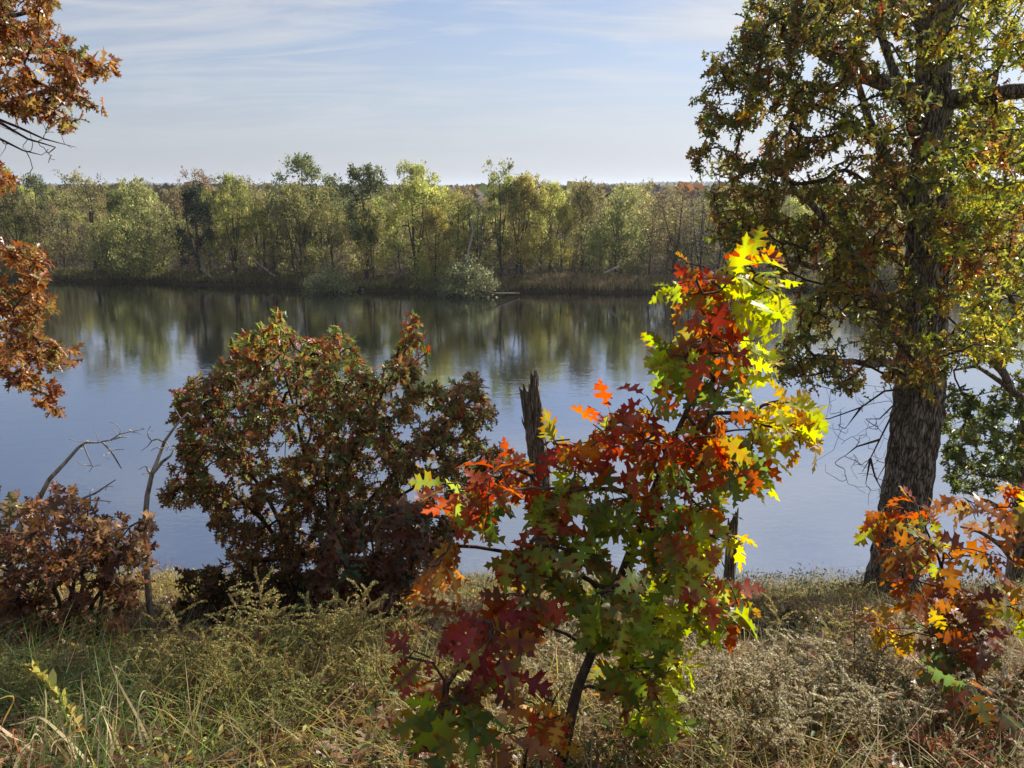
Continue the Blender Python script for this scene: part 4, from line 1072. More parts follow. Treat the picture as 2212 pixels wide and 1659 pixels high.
# red-brown oak bush at the left
crown_tree("oak_shrub", "red-brown oak bush with dry curled leaves at the lower left", "shrub",
           stems((150, 1420), 4.7, [(30, 1100, 4.8), (110, 1080, 4.7), (190, 1090, 4.7), (280, 1140, 4.6), (-60, 1120, 4.8), (240, 1240, 4.5)], .02, .004, rg),
           [([(-120, 1070), (0, 1062), (30, 1085), (85, 1095), (112, 1052), (165, 1062), (195, 1095), (250, 1115), (300, 1108), (345, 1132), (305, 1165), (318, 1250), (290, 1350), (200, 1390), (60, 1410), (-120, 1400)], 430)],
           4.7, .6, .084, 5, P_REDBROWN, 143, .15, None, tmpl=T_HI, leafmat=M_oak, hole=.33, hs=.035, wave=.3)

# dead wood on the near bank
dead_branchy("dead_tree", "dead grey tree arching over the water at the left, bark gone from its branch tips", "tree",
             [(poly_uv([(16, 1340, 5.6), (20, 1240), (32, 1160), (62, 1110), (88, 1072), (106, 1036), (140, 1000), (168, 968), (190, 952)], 5.6), np.array([.042, .038, .033, .027, .020, .017, .014, .011, .008])),
              (poly_uv([(185, 956), (212, 956), (240, 950), (258, 938), (285, 932), (312, 927)], 5.55), np.array([.009, .007, .0065, .0045, .0035, .002])),
              (poly_uv([(240, 950), (262, 944), (278, 944)], 5.55), np.array([.007, .005, .003])),
              (poly_uv([(222, 956), (240, 975), (252, 995), (262, 1012)], 5.5), np.array([.007, .006, .005, .003])),
              (poly_uv([(180, 960), (190, 985), (200, 1008)], 5.6), np.array([.006, .004, .002])),
              (poly_uv([(60, 1112), (120, 1090), (165, 1082), (205, 1066), (232, 1048), (250, 1036)], 5.5), np.array([.014, .012, .01, .008, .005, .003])),
              (poly_uv([(165, 1082), (210, 1080), (240, 1084)], 5.5), np.array([.006, .005, .003]))],
             6, .10, M_dead, 71, sides=(6, 5, 4), tip=.0022)
dead_branchy("dead_sapling", "slim dead leaning stem with forked top left of the bushy young oak", "tree",
             [(poly_uv([(330, 1385, 5.3), (322, 1300), (316, 1220), (312, 1140), (318, 1070), (328, 1025), (342, 990), (355, 955), (372, 930), (392, 905), (405, 892)], 5.3), np.array([.027, .024, .022, .020, .018, .016, .013, .011, .009, .006, .004])),
              (poly_uv([(330, 1028), (322, 1020), (316, 1008)], 5.3), np.array([.012, .01, .006])),
              (poly_uv([(332, 1020), (350, 998), (368, 985), (378, 968)], 5.25), np.array([.014, .011, .008, .004])),
              (poly_uv([(355, 955), (340, 948), (328, 952), (318, 965)], 5.3), np.array([.008, .006, .005, .002]))],
             5, .10, M_dead, 72, tip=.0022)
sn = poly_uv([(1188, 1310, 10.2), (1176, 1150), (1166, 1010), (1155, 920), (1143, 835)], 10.2)
sb = sn[0].copy()
e = empty("broken_snag", "broken dead trunk with splintered top standing against the water", "tree", sb)
link("trunk", trunk_mesh("trunk", sn, np.array([.15, .135, .13, .128, .122]), M_snag, sb, 80, .018, .022, 17, .1, .30), e)
g = Geo(); sp_ = np.array([at(1178, 960, 10.1), at(1190, 950, 10.0), at(1200, 965, 9.95)]); tube(g, sp_, np.array([.02, .012, .004]), 6, (.1, .1, .1))
sp_ = np.array([at(1135, 925, 10.1), at(1129, 912, 10.0), at(1127, 900, 10.0)]); tube(g, sp_, np.array([.014, .01, .004]), 6, (.1, .1, .1))
link("branch_stub", g.mesh("branch_stub", M_snag, sb), e)
sn2 = poly_uv([(1572, 1315, 10.4), (1576, 1230), (1580, 1170), (1583, 1120)], 10.4); sb2 = sn2[0].copy()
e = empty("broken_snag", "short thin broken stump at the bank edge behind the right side of the red sapling", "tree", sb2)
link("trunk", trunk_mesh("trunk", sn2, np.array([.085, .075, .07, .065]), M_snag, sb2, 40, .025, .014, 19, .1, .2), e)
g = Geo(); tube(g, np.array([at(1568, 1230, 10.3), at(1552, 1200, 10.2), at(1545, 1170, 10.2)]), np.array([.012, .006, .002]), 5, (.1, .1, .1))
link("branch_stub", g.mesh("branch_stub", M_snag, sb2), e)

# ------------------------------------------------------------------ red oak sapling close to the viewer
YG = pal([('#a9c02a', 5), ('#bccb38', 4), ('#8aa524', 3), ('#c8c440', 2)])  # bright lime also carries the backlit glow of the sunward leaves
YO = pal([('#b8bb36', 4), ('#c4a834', 3), ('#b98a2c', 2), ('#9fae30', 3), ('#a85a22', 1)])
GR = pal([('#4d6626', 5), ('#405622', 4), ('#607a28', 3), ('#7c942a', 2.5), ('#7c502a', .8)])
GL = pal([('#6c8c2a', 4), ('#8aa62a', 5), ('#a8bc2e', 4), ('#506a26', 2)])
RD = pal([('#a53a20', 5), ('#8a2a1c', 4), ('#b24c22', 3), ('#70281c', 3), ('#a65c28', 2), ('#7c7a2a', 1.6)])
RO = pal([('#98301e', 5), ('#a04a26', 3), ('#7e281e', 4), ('#8f6a2a', 1.5), ('#7a862c', 2.5)])
CR = pal([('#74282a', 5), ('#86302c', 4), ('#5c2826', 3), ('#64562c', 2)])
MR = pal([('#60301f', 4), ('#743422', 4), ('#4e3220', 2), ('#86381f', 2), ('#56602a', 2)])
PK = pal([('#8f3f30', 4), ('#843226', 3), ('#748a34', 3), ('#a0503c', 2)])
TN = pal([('#a8703a', 5), ('#b88048', 4), ('#8f5a2c', 3)])
RG = pal([('#92341c', 3.5), ('#506c26', 4.5), ('#a84c20', 2), ('#86a02a', 4), ('#74301e', 1.5)])
SAP = np.array([at(*p) for p in [(1190, 1760, 1.97), (1212, 1650, 2.02), (1245, 1490, 2.1), (1275, 1420, 2.14), (1310, 1330, 2.18), (1350, 1220, 2.22), (1400, 1090, 2.25), (1440, 985, 2.28), (1480, 895, 2.3), (1505, 840, 2.32), (1535, 750, 2.33), (1560, 660, 2.34), (1572, 580, 2.35)]])
SAP[0][2] = ground_at(SAP[0][0], SAP[0][1]) - .02
SAPR = np.array([.021, .0175, .016, .0145, .0135, .012, .0105, .009, .0078, .007, .0055, .004, .0022])
def red_sapling():
    base = SAP[0].copy()
    e = empty("oak_sapling", "red oak sapling close to the viewer with big lobed red, green and lime leaves", "sapling", base)
    g = Geo(); q = np.linspace(0, 1, 60); s = np.linspace(0, 1, len(SAP))
    C = np.stack([np.interp(q, s, SAP[:, k]) for k in range(3)], 1); C[1:-1] = (C[:-2] + 2 * C[1:-1] + C[2:]) / 4; C[1:-1] = (C[:-2] + 2 * C[1:-1] + C[2:]) / 4
    tube(g, C, np.interp(q, s, SAPR), 12, (.1, .1, .1)); link("stem", g.mesh("stem", M_twig, base, True), e)
    # u, v, ru, rv, whorls, palette, depth, leaf size
    branches = {
        "top": [(1640, 595, 62, 42, 7, YG, 2.35, .13), (1668, 645, 42, 28, 4, YG, 2.4, .13), (1530, 630, 42, 50, 8, RD, 2.3, .12), (1478, 588, 14, 22, 1, RD, 2.3, .11), (1452, 622, 14, 8, 1, YG, 2.3, .11), (1636, 545, 20, 10, 1, RD, 2.35, .12), (1560, 690, 50, 25, 4, RD, 2.3, .12)],
        "upper": [(1490, 775, 55, 50, 7, GL, 2.25, .125), (1555, 740, 42, 35, 6, RD, 2.25, .13), (1610, 745, 35, 55, 6, YG, 2.38, .13), (1600, 800, 30, 30, 3, YG, 2.38, .13), (1560, 830, 42, 30, 5, GR, 2.25, .125), (1450, 730, 25, 30, 2, YG, 2.3, .11)],
        "right": [(1660, 890, 55, 28, 5, YO, 2.3, .12), (1735, 925, 32, 45, 6, YO, 2.3, .12), (1720, 880, 40, 20, 3, YO, 2.32, .12), (1640, 1000, 26, 26, 2, YG, 2.25, .13), (1560, 915, 60, 35, 8, RO, 2.28, .12), (1610, 960, 50, 35, 5, RG, 2.22, .125), (1560, 1000, 60, 30, 5, GR, 2.22, .125), (1500, 945, 45, 35, 5, RO, 2.3, .12)],
        "upper left": [(1395, 870, 24, 26, 3, RO, 2.3, .12), (1320, 915, 45, 26, 5, RD, 2.28, .12), (1222, 965, 34, 20, 3, RD, 2.15, .14), (1330, 975, 70, 35, 7, RO, 2.22, .12), (1420, 1000, 60, 40, 7, RG, 2.2, .125), (1400, 940, 45, 30, 4, RD, 2.25, .12)],
        "left": [(1000, 1058, 42, 20, 4, PK, 2.05, .125), (1092, 1040, 42, 34, 5, RD, 2.05, .125), (1100, 1000, 14, 24, 1, RD, 2.05, .12), (1180, 1080, 52, 36, 7, RG, 2.1, .125), (1040, 1110, 42, 26, 4, RG, 2.02, .125), (1250, 1040, 55, 35, 6, RG, 2.15, .125)],
        "dry": [(960, 1170, 26, 22, 3, TN, 1.95, .125), (945, 1215, 22, 36, 4, TN, 1.95, .13)],
        "middle": [(1300, 1120, 85, 50, 9, GR, 2.1, .13), (1440, 1100, 75, 50, 8, RG, 2.15, .13), (1430, 1180, 70, 45, 7, GR, 2.15, .13), (1240, 1210, 70, 50, 7, GR, 2.02, .135), (1330, 1250, 60, 45, 6, GR, 2.05, .13), (1150, 1190, 50, 45, 5, RG, 2.0, .13), (1520, 1110, 35, 35, 4, RG, 2.25, .125)],
        "middle right": [(1500, 1180, 45, 40, 6, YG, 2.28, .12), (1560, 1165, 28, 28, 3, YO, 2.25, .12), (1545, 1255, 45, 32, 6, PK, 2.2, .125), (1575, 1310, 35, 18, 3, RG, 2.2, .125), (1450, 1260, 50, 45, 6, GL, 2.22, .125), (1500, 1310, 40, 35, 4, GL, 2.22, .12)],
        "lower left": [(1120, 1300, 55, 42, 6, MR, 1.95, .13), (1020, 1370, 60, 38, 6, CR, 1.85, .135), (905, 1432, 36, 16, 2, CR, 1.8, .135), (1070, 1430, 50, 34, 5, CR, 1.85, .13), (955, 1520, 40, 34, 3, GR, 1.7, .15), (945, 1560, 14, 18, 1, RO, 1.72, .11), (1000, 1480, 50, 28, 3, MR, 1.8, .13), (985, 1640, 20, 14, 1, RO, 1.75, .12)],
        "lower right": [(1360, 1340, 70, 45, 7, GL, 2.1, .13), (1440, 1370, 42, 45, 6, GL, 2.15, .125), (1280, 1330, 60, 40, 5, GR, 2.05, .13), (1465, 1440, 26, 26, 3, YG, 2.15, .125), (1380, 1430, 45, 30, 4, GR, 2.1, .13), (1410, 1545, 36, 34, 5, GL, 2.05, .13), (1340, 1480, 40, 25, 2, MR, 2.05, .125)],
    }
    for bi, (bn, regs) in enumerate(branches.items()):
        rng = np.random.default_rng(200 + bi)
        A, cols, sizes = [], [], []
        for (u, v, ru, rv, nw, p_, Y, sz) in regs:
            nw = int(round(nw * {'top': 1.1, 'upper': 1.3, 'right': 1.35, 'middle': 1.25, 'middle right': 1.4, 'lower right': 1.45, 'lower left': 1.4, 'left': 1.4}.get(bn, 1.2)))
            a = rng.random(nw) * 6.28; k = np.sqrt(rng.random(nw))
            A.append(at_many(u + ru * k * np.cos(a), v + rv * k * np.sin(a), Y + rng.normal(0, .10, nw)))
            cols += [p_] * nw; sizes += [sz] * nw
        A = np.concatenate(A); sizes = np.array(sizes)
        P, par, rad, term, fx = grow([(SAP, SAPR)], A, .06, 300 + bi, .15, .4, .08)
        r = pipe_radius(P, par, rad, term, fx, .0021, .42, .007)
        g = Geo(); wood(g, P, par, r, fx, sides=(8, 8, 6))
        b = link("branch", g.mesh("branch", M_twig, base), e)
        g = Geo()
        def cf(idx, n):
            return np.stack([pick(rng, cols[i], 1, .18)[0] for i in idx])
        def c2(idx, n, c1):
            w = rng.random((n, 1))
            tipc = np.where(w < .40, c1 * [1.15, .8, .8], np.where(w < .55, lin('#8f9a2c')[None] * .8 + c1 * .2, np.where(w < .72, lin('#a8401f')[None] * .85 + c1 * .15, np.where(w < .86, lin('#70502f')[None] * .8 + c1 * .2, lin('#c48a30')[None] * .6 + c1 * .4))))
            return tipc
        td = rel(P, par, term)
        # leaves hang and turn towards the light
        whorl_leaves(g, T_HI, rng, P[term], td, 3.1, 1.0, cf, .75, 1.05, .35, .02, .25, .12, 1.0, .10, c2, face=(.25, -.35, .1)) if False else None
        N = len(A); k = rng.poisson(3.7, N).clip(2, 6); idx = np.repeat(np.arange(N), k); n = len(idx)
        t = norm(td)[idx]; ph = rng.random(n) * 6.28; ang = np.clip(rng.normal(1.0, .35, n), .2, 1.8)
        a_ = norm(np.cross(t, np.tile([0.3, .2, .93], (n, 1)))); b_ = np.cross(t, a_)
        d = np.cos(ang)[:, None] * t + np.sin(ang)[:, None] * (np.cos(ph)[:, None] * a_ + np.sin(ph)[:, None] * b_)
        dry = np.array([cols[i] is TN for i in idx])
        d[:, 2] -= np.where(dry, 1.6, .45 + .5 * rng.random(n)); d = norm(d)
        nr = t * .7 + np.array([.15, -.2, .4]) + rng.normal(0, .6, (n, 3))
        sz = sizes[idx] * np.clip(np.exp(rng.normal(0, .27, n)), .5, 1.3) * .64
        c1 = cf(idx, n)
        pos = P[term][idx] + d * (sz * .2)[:, None] - t * (rng.random(n) * .02)[:, None]
        add_leaves(g, T_HI, pos, d, nr, sz, c1, c2(idx, n, c1), np.where(dry, .5, rng.normal(.3, .35, n)), rng.normal(.16, .25, n) + dry * .5, rng, 1.0 - .35 * dry, .15)
        link("leaves", g.mesh("leaves", M_near, base, True), b)
red_sapling()

def leafy_stem(name, label, cat, stem_pts, stem_r, regs, seed, leafmat=None, tmpl=None, per=3.2, wave=.12, tip=.0018):
    rng = np.random.default_rng(seed)
    stem_pts = np.asarray(stem_pts); base = stem_pts[0].copy(); base[2] = ground_at(base[0], base[1]) - .02; stem_pts[0] = base
    e = empty(name, label, cat, base)
    g = Geo(); q = np.linspace(0, 1, 24); s = np.linspace(0, 1, len(stem_pts)); C = np.stack([np.interp(q, s, stem_pts[:, k]) for k in range(3)], 1)
    C[1:-1] = (C[:-2] + 2 * C[1:-1] + C[2:]) / 4
    tube(g, C, np.interp(q, s, stem_r), 9, (.1, .1, .1)); link("stem", g.mesh("stem", M_twig, base, True), e)
    A, cols, sizes = [], [], []
    for (u, v, ru, rv, nw, p_, Y, sz) in regs:
        a = rng.random(nw) * 6.28; k = np.sqrt(rng.random(nw))
        A.append(at_many(u + ru * k * np.cos(a), v + rv * k * np.sin(a), Y + rng.normal(0, .13, nw))); cols += [p_] * nw; sizes += [sz] * nw
    A = np.concatenate(A); sizes = np.array(sizes)
    P, par, rad, term, fx = grow([(stem_pts, stem_r)], A, .07, seed, .15, .4, .08)
    r = pipe_radius(P, par, rad, term, fx, tip, .42, stem_r[0] * .5)
    g = Geo(); wood(g, P, par, r, fx, sides=(7, 6, 5)); link("twigs", g.mesh("twigs", M_twig, base), e)
    N = len(A); k = rng.poisson(per, N).clip(2, 6); idx = np.repeat(np.arange(N), k); n = len(idx)
    t = norm(rel(P, par, term))[idx]; ph = rng.random(n) * 6.28; ang = np.clip(rng.normal(1.0, .35, n), .2, 1.8)
    a_ = norm(np.cross(t, np.tile([0.3, .2, .93], (n, 1)))); b_ = np.cross(t, a_)
    d = np.cos(ang)[:, None] * t + np.sin(ang)[:, None] * (np.cos(ph)[:, None] * a_ + np.sin(ph)[:, None] * b_)
    d[:, 2] -= .3 + .5 * rng.random(n); d = norm(d)
    nr = t * .6 + np.array([.1, -.3, .5]) + rng.normal(0, .5, (n, 3))
    sz = sizes[idx] * np.exp(rng.normal(0, .18, n))
    c1 = np.stack([pick(rng, cols[i], 1, .18)[0] for i in idx])
    w = rng.random((n, 1)); c2 = np.where(w < .6, c1 * [1.1, .85, .8], lin('#a8501f')[None] * .7 + c1 * .3)
    g = Geo()
    add_leaves(g, tmpl or T_HI, P[term][idx] + d * (sz * .18)[:, None], d, nr, sz, c1, c2, rng.normal(.3, .25, n), rng.normal(.2, .2, n), rng, 1.0, wave)
    link("leaves", g.mesh("leaves", leafmat or M_near, base, True), e)
    return e
AU = pal([('#74381f', 5), ('#864626', 4), ('#5a2c1c', 5), ('#8f6a2e', 2), ('#6c642a', 3), ('#8f982e', 1.6), ('#94381f', 2)])
AO = pal([('#9c7430', 4), ('#a8842f', 3), ('#8c5426', 3), ('#9a9236', 2)])
AY = pal([('#74441f', 4), ('#8a5428', 3), ('#98782c', 2.5), ('#8a942e', 3.5), ('#5c2e1a', 3.5), ('#62722a', 3)])
DG = pal([('#33481f', 4), ('#3d5526', 4), ('#5a4a24', 1.5), ('#6b3a20', 1.5)])
leafy_stem("oak_sapling", "young oak with crinkled orange-brown leaves in front of the big trunk's foot", "sapling",
           [gp(2008, 1640, 2.85), at(2012, 1560, 2.85), at(2030, 1440, 2.9), at(2040, 1340, 2.95), at(2035, 1220, 3.0), at(1990, 1120, 3.0)], np.array([.0125, .011, .010, .008, .006, .003]),
           [(1925, 1112, 40, 18, 4, AU, 3.0, .092), (2000, 1105, 36, 22, 4, AU, 3.05, .092), (1965, 1175, 45, 30, 6, AY, 2.95, .092), (1945, 1235, 34, 26, 4, AU, 2.95, .09), (2030, 1200, 45, 35, 6, AY, 2.95, .092), (2115, 1195, 34, 22, 5, AU, 2.9, .092), (2045, 1270, 50, 30, 6, AY, 2.9, .092), (1990, 1290, 40, 22, 4, AO, 2.9, .09),
            (2090, 1290, 34, 22, 4, AU, 2.85, .092), (1905, 1360, 30, 14, 3, AO, 2.95, .085), (1965, 1370, 36, 14, 3, AO, 2.9, .085), (2060, 1360, 50, 26, 4, DG, 2.8, .10), (2090, 1420, 50, 30, 5, DG, 2.7, .12), (2130, 1390, 40, 24, 4, MR, 2.7, .11), (2120, 1480, 40, 24, 4, DG, 2.6, .125)], 401)
leafy_stem("oak_sapling", "red-brown oak sapling leaning in from the right edge in front of the smaller oak", "sapling",
           [gp(2330, 1640, 2.9), at(2320, 1450, 2.9), at(2300, 1280, 2.95), at(2250, 1150, 3.0), at(2190, 1080, 3.05)], np.array([.013, .011, .009, .006, .003]),
           [(2190, 1075, 40, 30, 6, AU, 3.05, .10), (2130, 1115, 40, 22, 5, P_REDBROWN, 3.05, .095), (2200, 1130, 40, 25, 5, P_REDBROWN, 3.0, .10), (2080, 1085, 18, 12, 2, P_REDBROWN, 3.05, .09), (2280, 1100, 60, 50, 8, AU, 3.0, .10), (2190, 1300, 30, 26, 5, AO, 2.95, .095), (2300, 1250, 70, 60, 8, AU, 2.95, .10), (2200, 1340, 30, 16, 3, GL, 2.95, .09)], 402)
leafy_stem("oak_seedling", "small shoot with few red and orange leaves at the red sapling's foot", "sapling",
           [gp(1128, 1690, 2.02), at(1135, 1640, 2.0), at(1150, 1570, 2.0), at(1180, 1510, 1.98)], np.array([.006, .005, .004, .002]),
           [(1165, 1530, 40, 20, 3, RO, 1.98, .075), (1215, 1530, 16, 16, 1, YO, 2.0, .07), (1110, 1585, 40, 14, 2, pal([('#9a6a48', 3), ('#8f5a3c', 3)]), 2.0, .09), (1190, 1590, 22, 16, 2, RO, 2.0, .07)], 403, per=2.2)
leafy_stem("oak_seedling", "thin pale shoot with dry leaves left of the sapling's stem", "sapling",
           [gp(1185, 1720, 1.9), at(1165, 1620, 1.9), at(1180, 1540, 1.92), at(1215, 1480, 1.95)], np.array([.004, .0035, .003, .0015]),
           [(1120, 1500, 30, 18, 2, pal([('#a8926c', 3), ('#8f7a58', 2)]), 2.0, .06), (1205, 1630, 14, 22, 2, RO, 1.9, .06)], 404, per=2.0)

# ------------------------------------------------------------------ ground cover on the near bank
def in_view_xy(rng, n, y0, y1, power=1.0, mx=.74):
    y = y0 + (y1 - y0) * rng.random(n) ** power
    x = (rng.random(n) * 2 - 1) * (mx * y + .6)
    return x, y
def near_grass():
    rng = np.random.default_rng(501); g = Geo()
    n = 64000
    x, y = in_view_xy(rng, n, 1.2, 14.2, 1.0)
    cl_ = vnoise2(x * 1.7 + 30, y * 1.7 + 10, 51)
    keep = cl_ + .4 * rng.random(n) > .52; x, y, cl_ = x[keep], y[keep], cl_[keep]; n = len(x)
    z = near_z(x, y) - .02
    zone = vnoise2(x * .55 + 12, y * .55 + 8, 52)
    green = np.clip((-x / np.maximum(y, 1) - .30) * 3.2, 0, 1) * np.clip((5.2 - y) / 1.5, 0, 1)
    straw = pick(rng, pal([('#a8956a', 4), ('#8f8058', 4), ('#c0ac80', 2.5), ('#74683f', 3), ('#857f44', 3)]), n, .22)
    olive = pick(rng, pal([('#8a843e', 4), ('#9e9448', 3), ('#6a6e34', 3), ('#a89246', 2)]), n, .22)
    grn = pick(rng, pal([('#4f6a30', 4), ('#5d7a36', 3), ('#3f562a', 3), ('#8a8450', 1.5)]), n, .2)
    far = np.clip((y - 6) / 4, 0, 1)
    c = np.where((rng.random(n) < .40 + .45 * far + (zone - .5) * .8)[:, None], olive, straw)
    c = np.where((rng.random(n) < green)[:, None], grn, c)
    h = (.06 + .20 * rng.random(n) ** 1.6) * (.7 + .6 * zone + .5 * green) * (1 + .5 * far) * np.where((x < -.08 * y) & (y > 3.8) & (y < 7.5), .6, 1)
    blades(g, rng, np.stack([x, y, z], 1), h, (.0028 + .003 * rng.random(n)) * (1 + .8 * far), .4 + 1.6 * rng.random(n), c, c * [1.15, 1.08, .9])
    link("grass", g.mesh("grass", M_grass, smooth=True), kind="stuff", label="dry and green grass covering the near slope", cat="grass")
near_grass()
def near_litter():
    rng = np.random.default_rng(502); g = Geo(); n = 8000
    x, y = in_view_xy(rng, n, 1.2, 9, 1.0)
    p = np.stack([x, y, near_z(x, y) + .01 + .06 * rng.random(n)], 1)
    an = rng.random(n) * 6.28
    d = np.stack([np.cos(an), np.sin(an), rng.normal(-.2, .25, n)], 1)
    add_leaves(g, T_MID, p, d, rng.normal(0, .35, (n, 3)) + [0, 0, 1], .085 * np.exp(rng.normal(0, .25, n)), pick(rng, pal([('#8a6444', 4), ('#6f4a30', 4), ('#a07c5a', 3), ('#7a3a22', 1.2)]), n, .22), None, rng.normal(.4, .4, n), rng.normal(.3, .3, n))
    link("fallen_leaves", g.mesh("fallen_leaves", M_oak), kind="stuff", label="brown fallen oak leaves among the grass", cat="leaves")
near_litter()
def near_weeds():
    rng = np.random.default_rng(503); g = Geo(); n = 46000
    x, y = in_view_xy(rng, n, 1.5, 14.4, 1.0)
    cl_ = vnoise2(x * 1.2 + 3, y * 1.2 + 40, 53)
    keep = cl_ + .55 * (rng.random(n) - .5) + np.clip((y - 7) / 8, 0, .35) > .47; x, y, cl_ = x[keep], y[keep], cl_[keep]; n = len(x)
    far = np.clip((y - 6.5) / 3.5, 0, 1)
    h = rng.random(n) ** .9 * (.05 + .26 * cl_) * (.7 + .9 * far) * np.where((x < -.08 * y) & (y > 3.8) & (y < 7.5), .55, 1)
    p = np.stack([x, y, near_z(x, y) + h], 1)
    z2 = vnoise2(x * .9 + 7, y * .9 + 1, 54)
    a = pick(rng, pal([('#948f48', 4), ('#a8a554', 4), ('#727838', 3), ('#b09a50', 2.5), ('#b07c34', .9)]), n, .25)
    b = pick(rng, pal([('#4a5a30', 4), ('#586a38', 3), ('#6f5f3a', 3), ('#7a5438', 2)]), n, .25)
    r_ = pick(rng, pal([('#8a4a30', 3), ('#a07248', 3), ('#b08c5c', 3)]), n, .22)
    c = np.where((z2 + .2 * (rng.random(n) - .5) > .48)[:, None], a, b)
    c = np.where((vnoise2(x * 1.4, y * 1.4 + 9, 55) > .74)[:, None], r_, c)
    sz = (.016 + .022 * rng.random(n)) * (1 + .6 * far)
    add_leaves(g, T_OVAL, p, rng.normal(0, .7, (n, 3)) + [0, 0, .35], rng.normal(0, .6, (n, 3)) + [0, 0, .6], sz, c, None, rng.normal(.3, .3, n), rng.normal(.2, .3, n), rng, .75 + .4 * rng.random(n))
    # wiry stems
    m = 5200
    x, y = in_view_xy(rng, m, 1.5, 14.0, 1.1); b_ = np.stack([x, y, near_z(x, y) - .02], 1)
    d = norm(rng.normal(0, .33, (m, 3)) * [1, 1, .2] + [0, 0, 1]); L = .08 + .22 * rng.random(m) ** 1.5 + .02 * y
    stick = (np.array([(0, .5), (0, -.5), (1.0, -.2), (1.0, .2)], float), np.zeros(4), np.array([0, 1, 2, 3]), np.array([4]))
    add_leaves(g, stick, b_, d, rng.normal(0, 1, (m, 3)), L, pick(rng, pal([('#8a7a5c', 4), ('#6b5a44', 3), ('#a8987a', 2), ('#5c3a2a', 1.5)]), m, .2), width=.0045 / L)
    # flattened dead stalks lying through the growth
    m = 4200
    x, y = in_view_xy(rng, m, 1.7, 7.5, 1.0); b_ = np.stack([x, y, near_z(x, y) + .015 + .10 * rng.random(m)], 1)
    d = norm(rng.normal(0, 1, (m, 3)) * [1, 1, .35] + [0, -.1, .25]); L = .06 + .20 * rng.random(m)
    add_leaves(g, stick, b_, d, rng.normal(0, 1, (m, 3)), L, pick(rng, pal([('#a09274', 4), ('#84765c', 3), ('#655542', 3), ('#b5a788', 1)]), m, .2), width=.0042 / L)
    link("weeds", g.mesh("weeds", M_grass), kind="stuff", label="low weeds and wiry stems covering the near slope", cat="weeds")
near_weeds()

# dried goldenrod, plant by plant
def plume_meshes(seed, H, n_pl, c_a, c_b, pl_len=.14, nseed=64, spike=False):
    rng = np.random.default_rng(seed)
    gs, gp_ = Geo(), Geo()
    lean = rng.normal(0, .14, 2)
    q = np.linspace(0, 1, 9)
    st = np.stack([lean[0] * q ** 1.6 * H * 2, lean[1] * q ** 1.6 * H * 2, H * q * (1 - .1 * q)], 1)
    tube(gs, st, np.linspace(.0042, .0015, 9), 5, lin('#7d6a4c'))
    n = 26; t = .1 + .6 * rng.random(n); i = t * 8
    p = np.stack([np.interp(i, np.arange(9), st[:, k]) for k in range(3)], 1); an = rng.random(n) * 6.28
    add_leaves(gs, T_OVAL, p, np.stack([np.cos(an), np.sin(an), -.2 - .5 * rng.random(n)], 1), np.tile([0, 0, 1.0], (n, 1)) + rng.normal(0, .4, (n, 3)), .055 * np.exp(rng.normal(0, .25, n)), pick(rng, c_b, n, .2), None, rng.normal(.5, .3, n), None, rng, .55)
    for k in range(n_pl):
        tt = .5 + .5 * (k + 1) / n_pl if not spike else .45 + .55 * (k + 1) / n_pl
        b = np.array([np.interp(tt * 8, np.arange(9), st[:, j]) for j in range(3)])
        an = k * 2.4 + rng.normal(0, .5); L = pl_len * (.6 + .7 * rng.random()) * (1.15 - .5 * (tt - .5))
        q2 = np.linspace(0, 1, 7); el = rng.normal(.75, .25)
        arc = np.stack([np.cos(an) * L * np.cos(el) * q2, np.sin(an) * L * np.cos(el) * q2, L * (np.sin(el) * q2 - .30 * q2 ** 2.2)], 1) + b
        tube(gs, arc, np.linspace(.0016, .0007, 7), 3, lin('#7d6a4c'))
        m = nseed; u = .10 + .90 * rng.random(m)
        pp = np.stack([np.interp(u * 6, np.arange(7), arc[:, j]) for j in range(3)], 1)
        tdir = norm(arc[-1] - arc[0])
        rd = norm(rng.normal(0, 1, (m, 3)) + [0, 0, .3]); dd = rd * .7 + tdir * .9
        add_leaves(gp_, T_OVAL, pp + rd * .002, dd, rng.normal(0, 1, (m, 3)), .0155 * (1.1 - .4 * u) * np.exp(rng.normal(0, .2, m)), pick(rng, c_a, m, .2), None, None, None, rng, 1.0)
    return gs.mesh("stem", M_grass), gp_.mesh("blossom", M_grass)
G_A = pal([('#a89a5c', 4), ('#b5a868', 3), ('#8c8450', 3), ('#b88f4a', 1.2)])
G_B = pal([('#c6b993', 4), ('#b0a47c', 3), ('#d8cdb2', 2.5), ('#948a62', 2)])
G_C = pal([('#8a8a50', 4), ('#9a9658', 3), ('#747844', 3)])
G_R = pal([('#9a5a38', 4), ('#b07a54', 3), ('#84462c', 3)])
LF = pal([('#6f6a3c', 4), ('#857a48', 3), ('#7a5a38', 2)])
PLUME = {'gold': [plume_meshes(600 + i, .60 + .06 * i, 8 + i, G_A, LF, .185) for i in range(3)], 'grey': [plume_meshes(610 + i, .5 + .06 * i, 10 + i, G_B, LF, .13) for i in range(3)],
         'green': [plume_meshes(620 + i, .5 + .05 * i, 12, G_C, LF, .14) for i in range(2)], 'rust': [plume_meshes(630 + i, .42, 12, G_R, pal([('#8a4a30', 1), ('#7a3f28', 1)]), .12) for i in range(2)]}
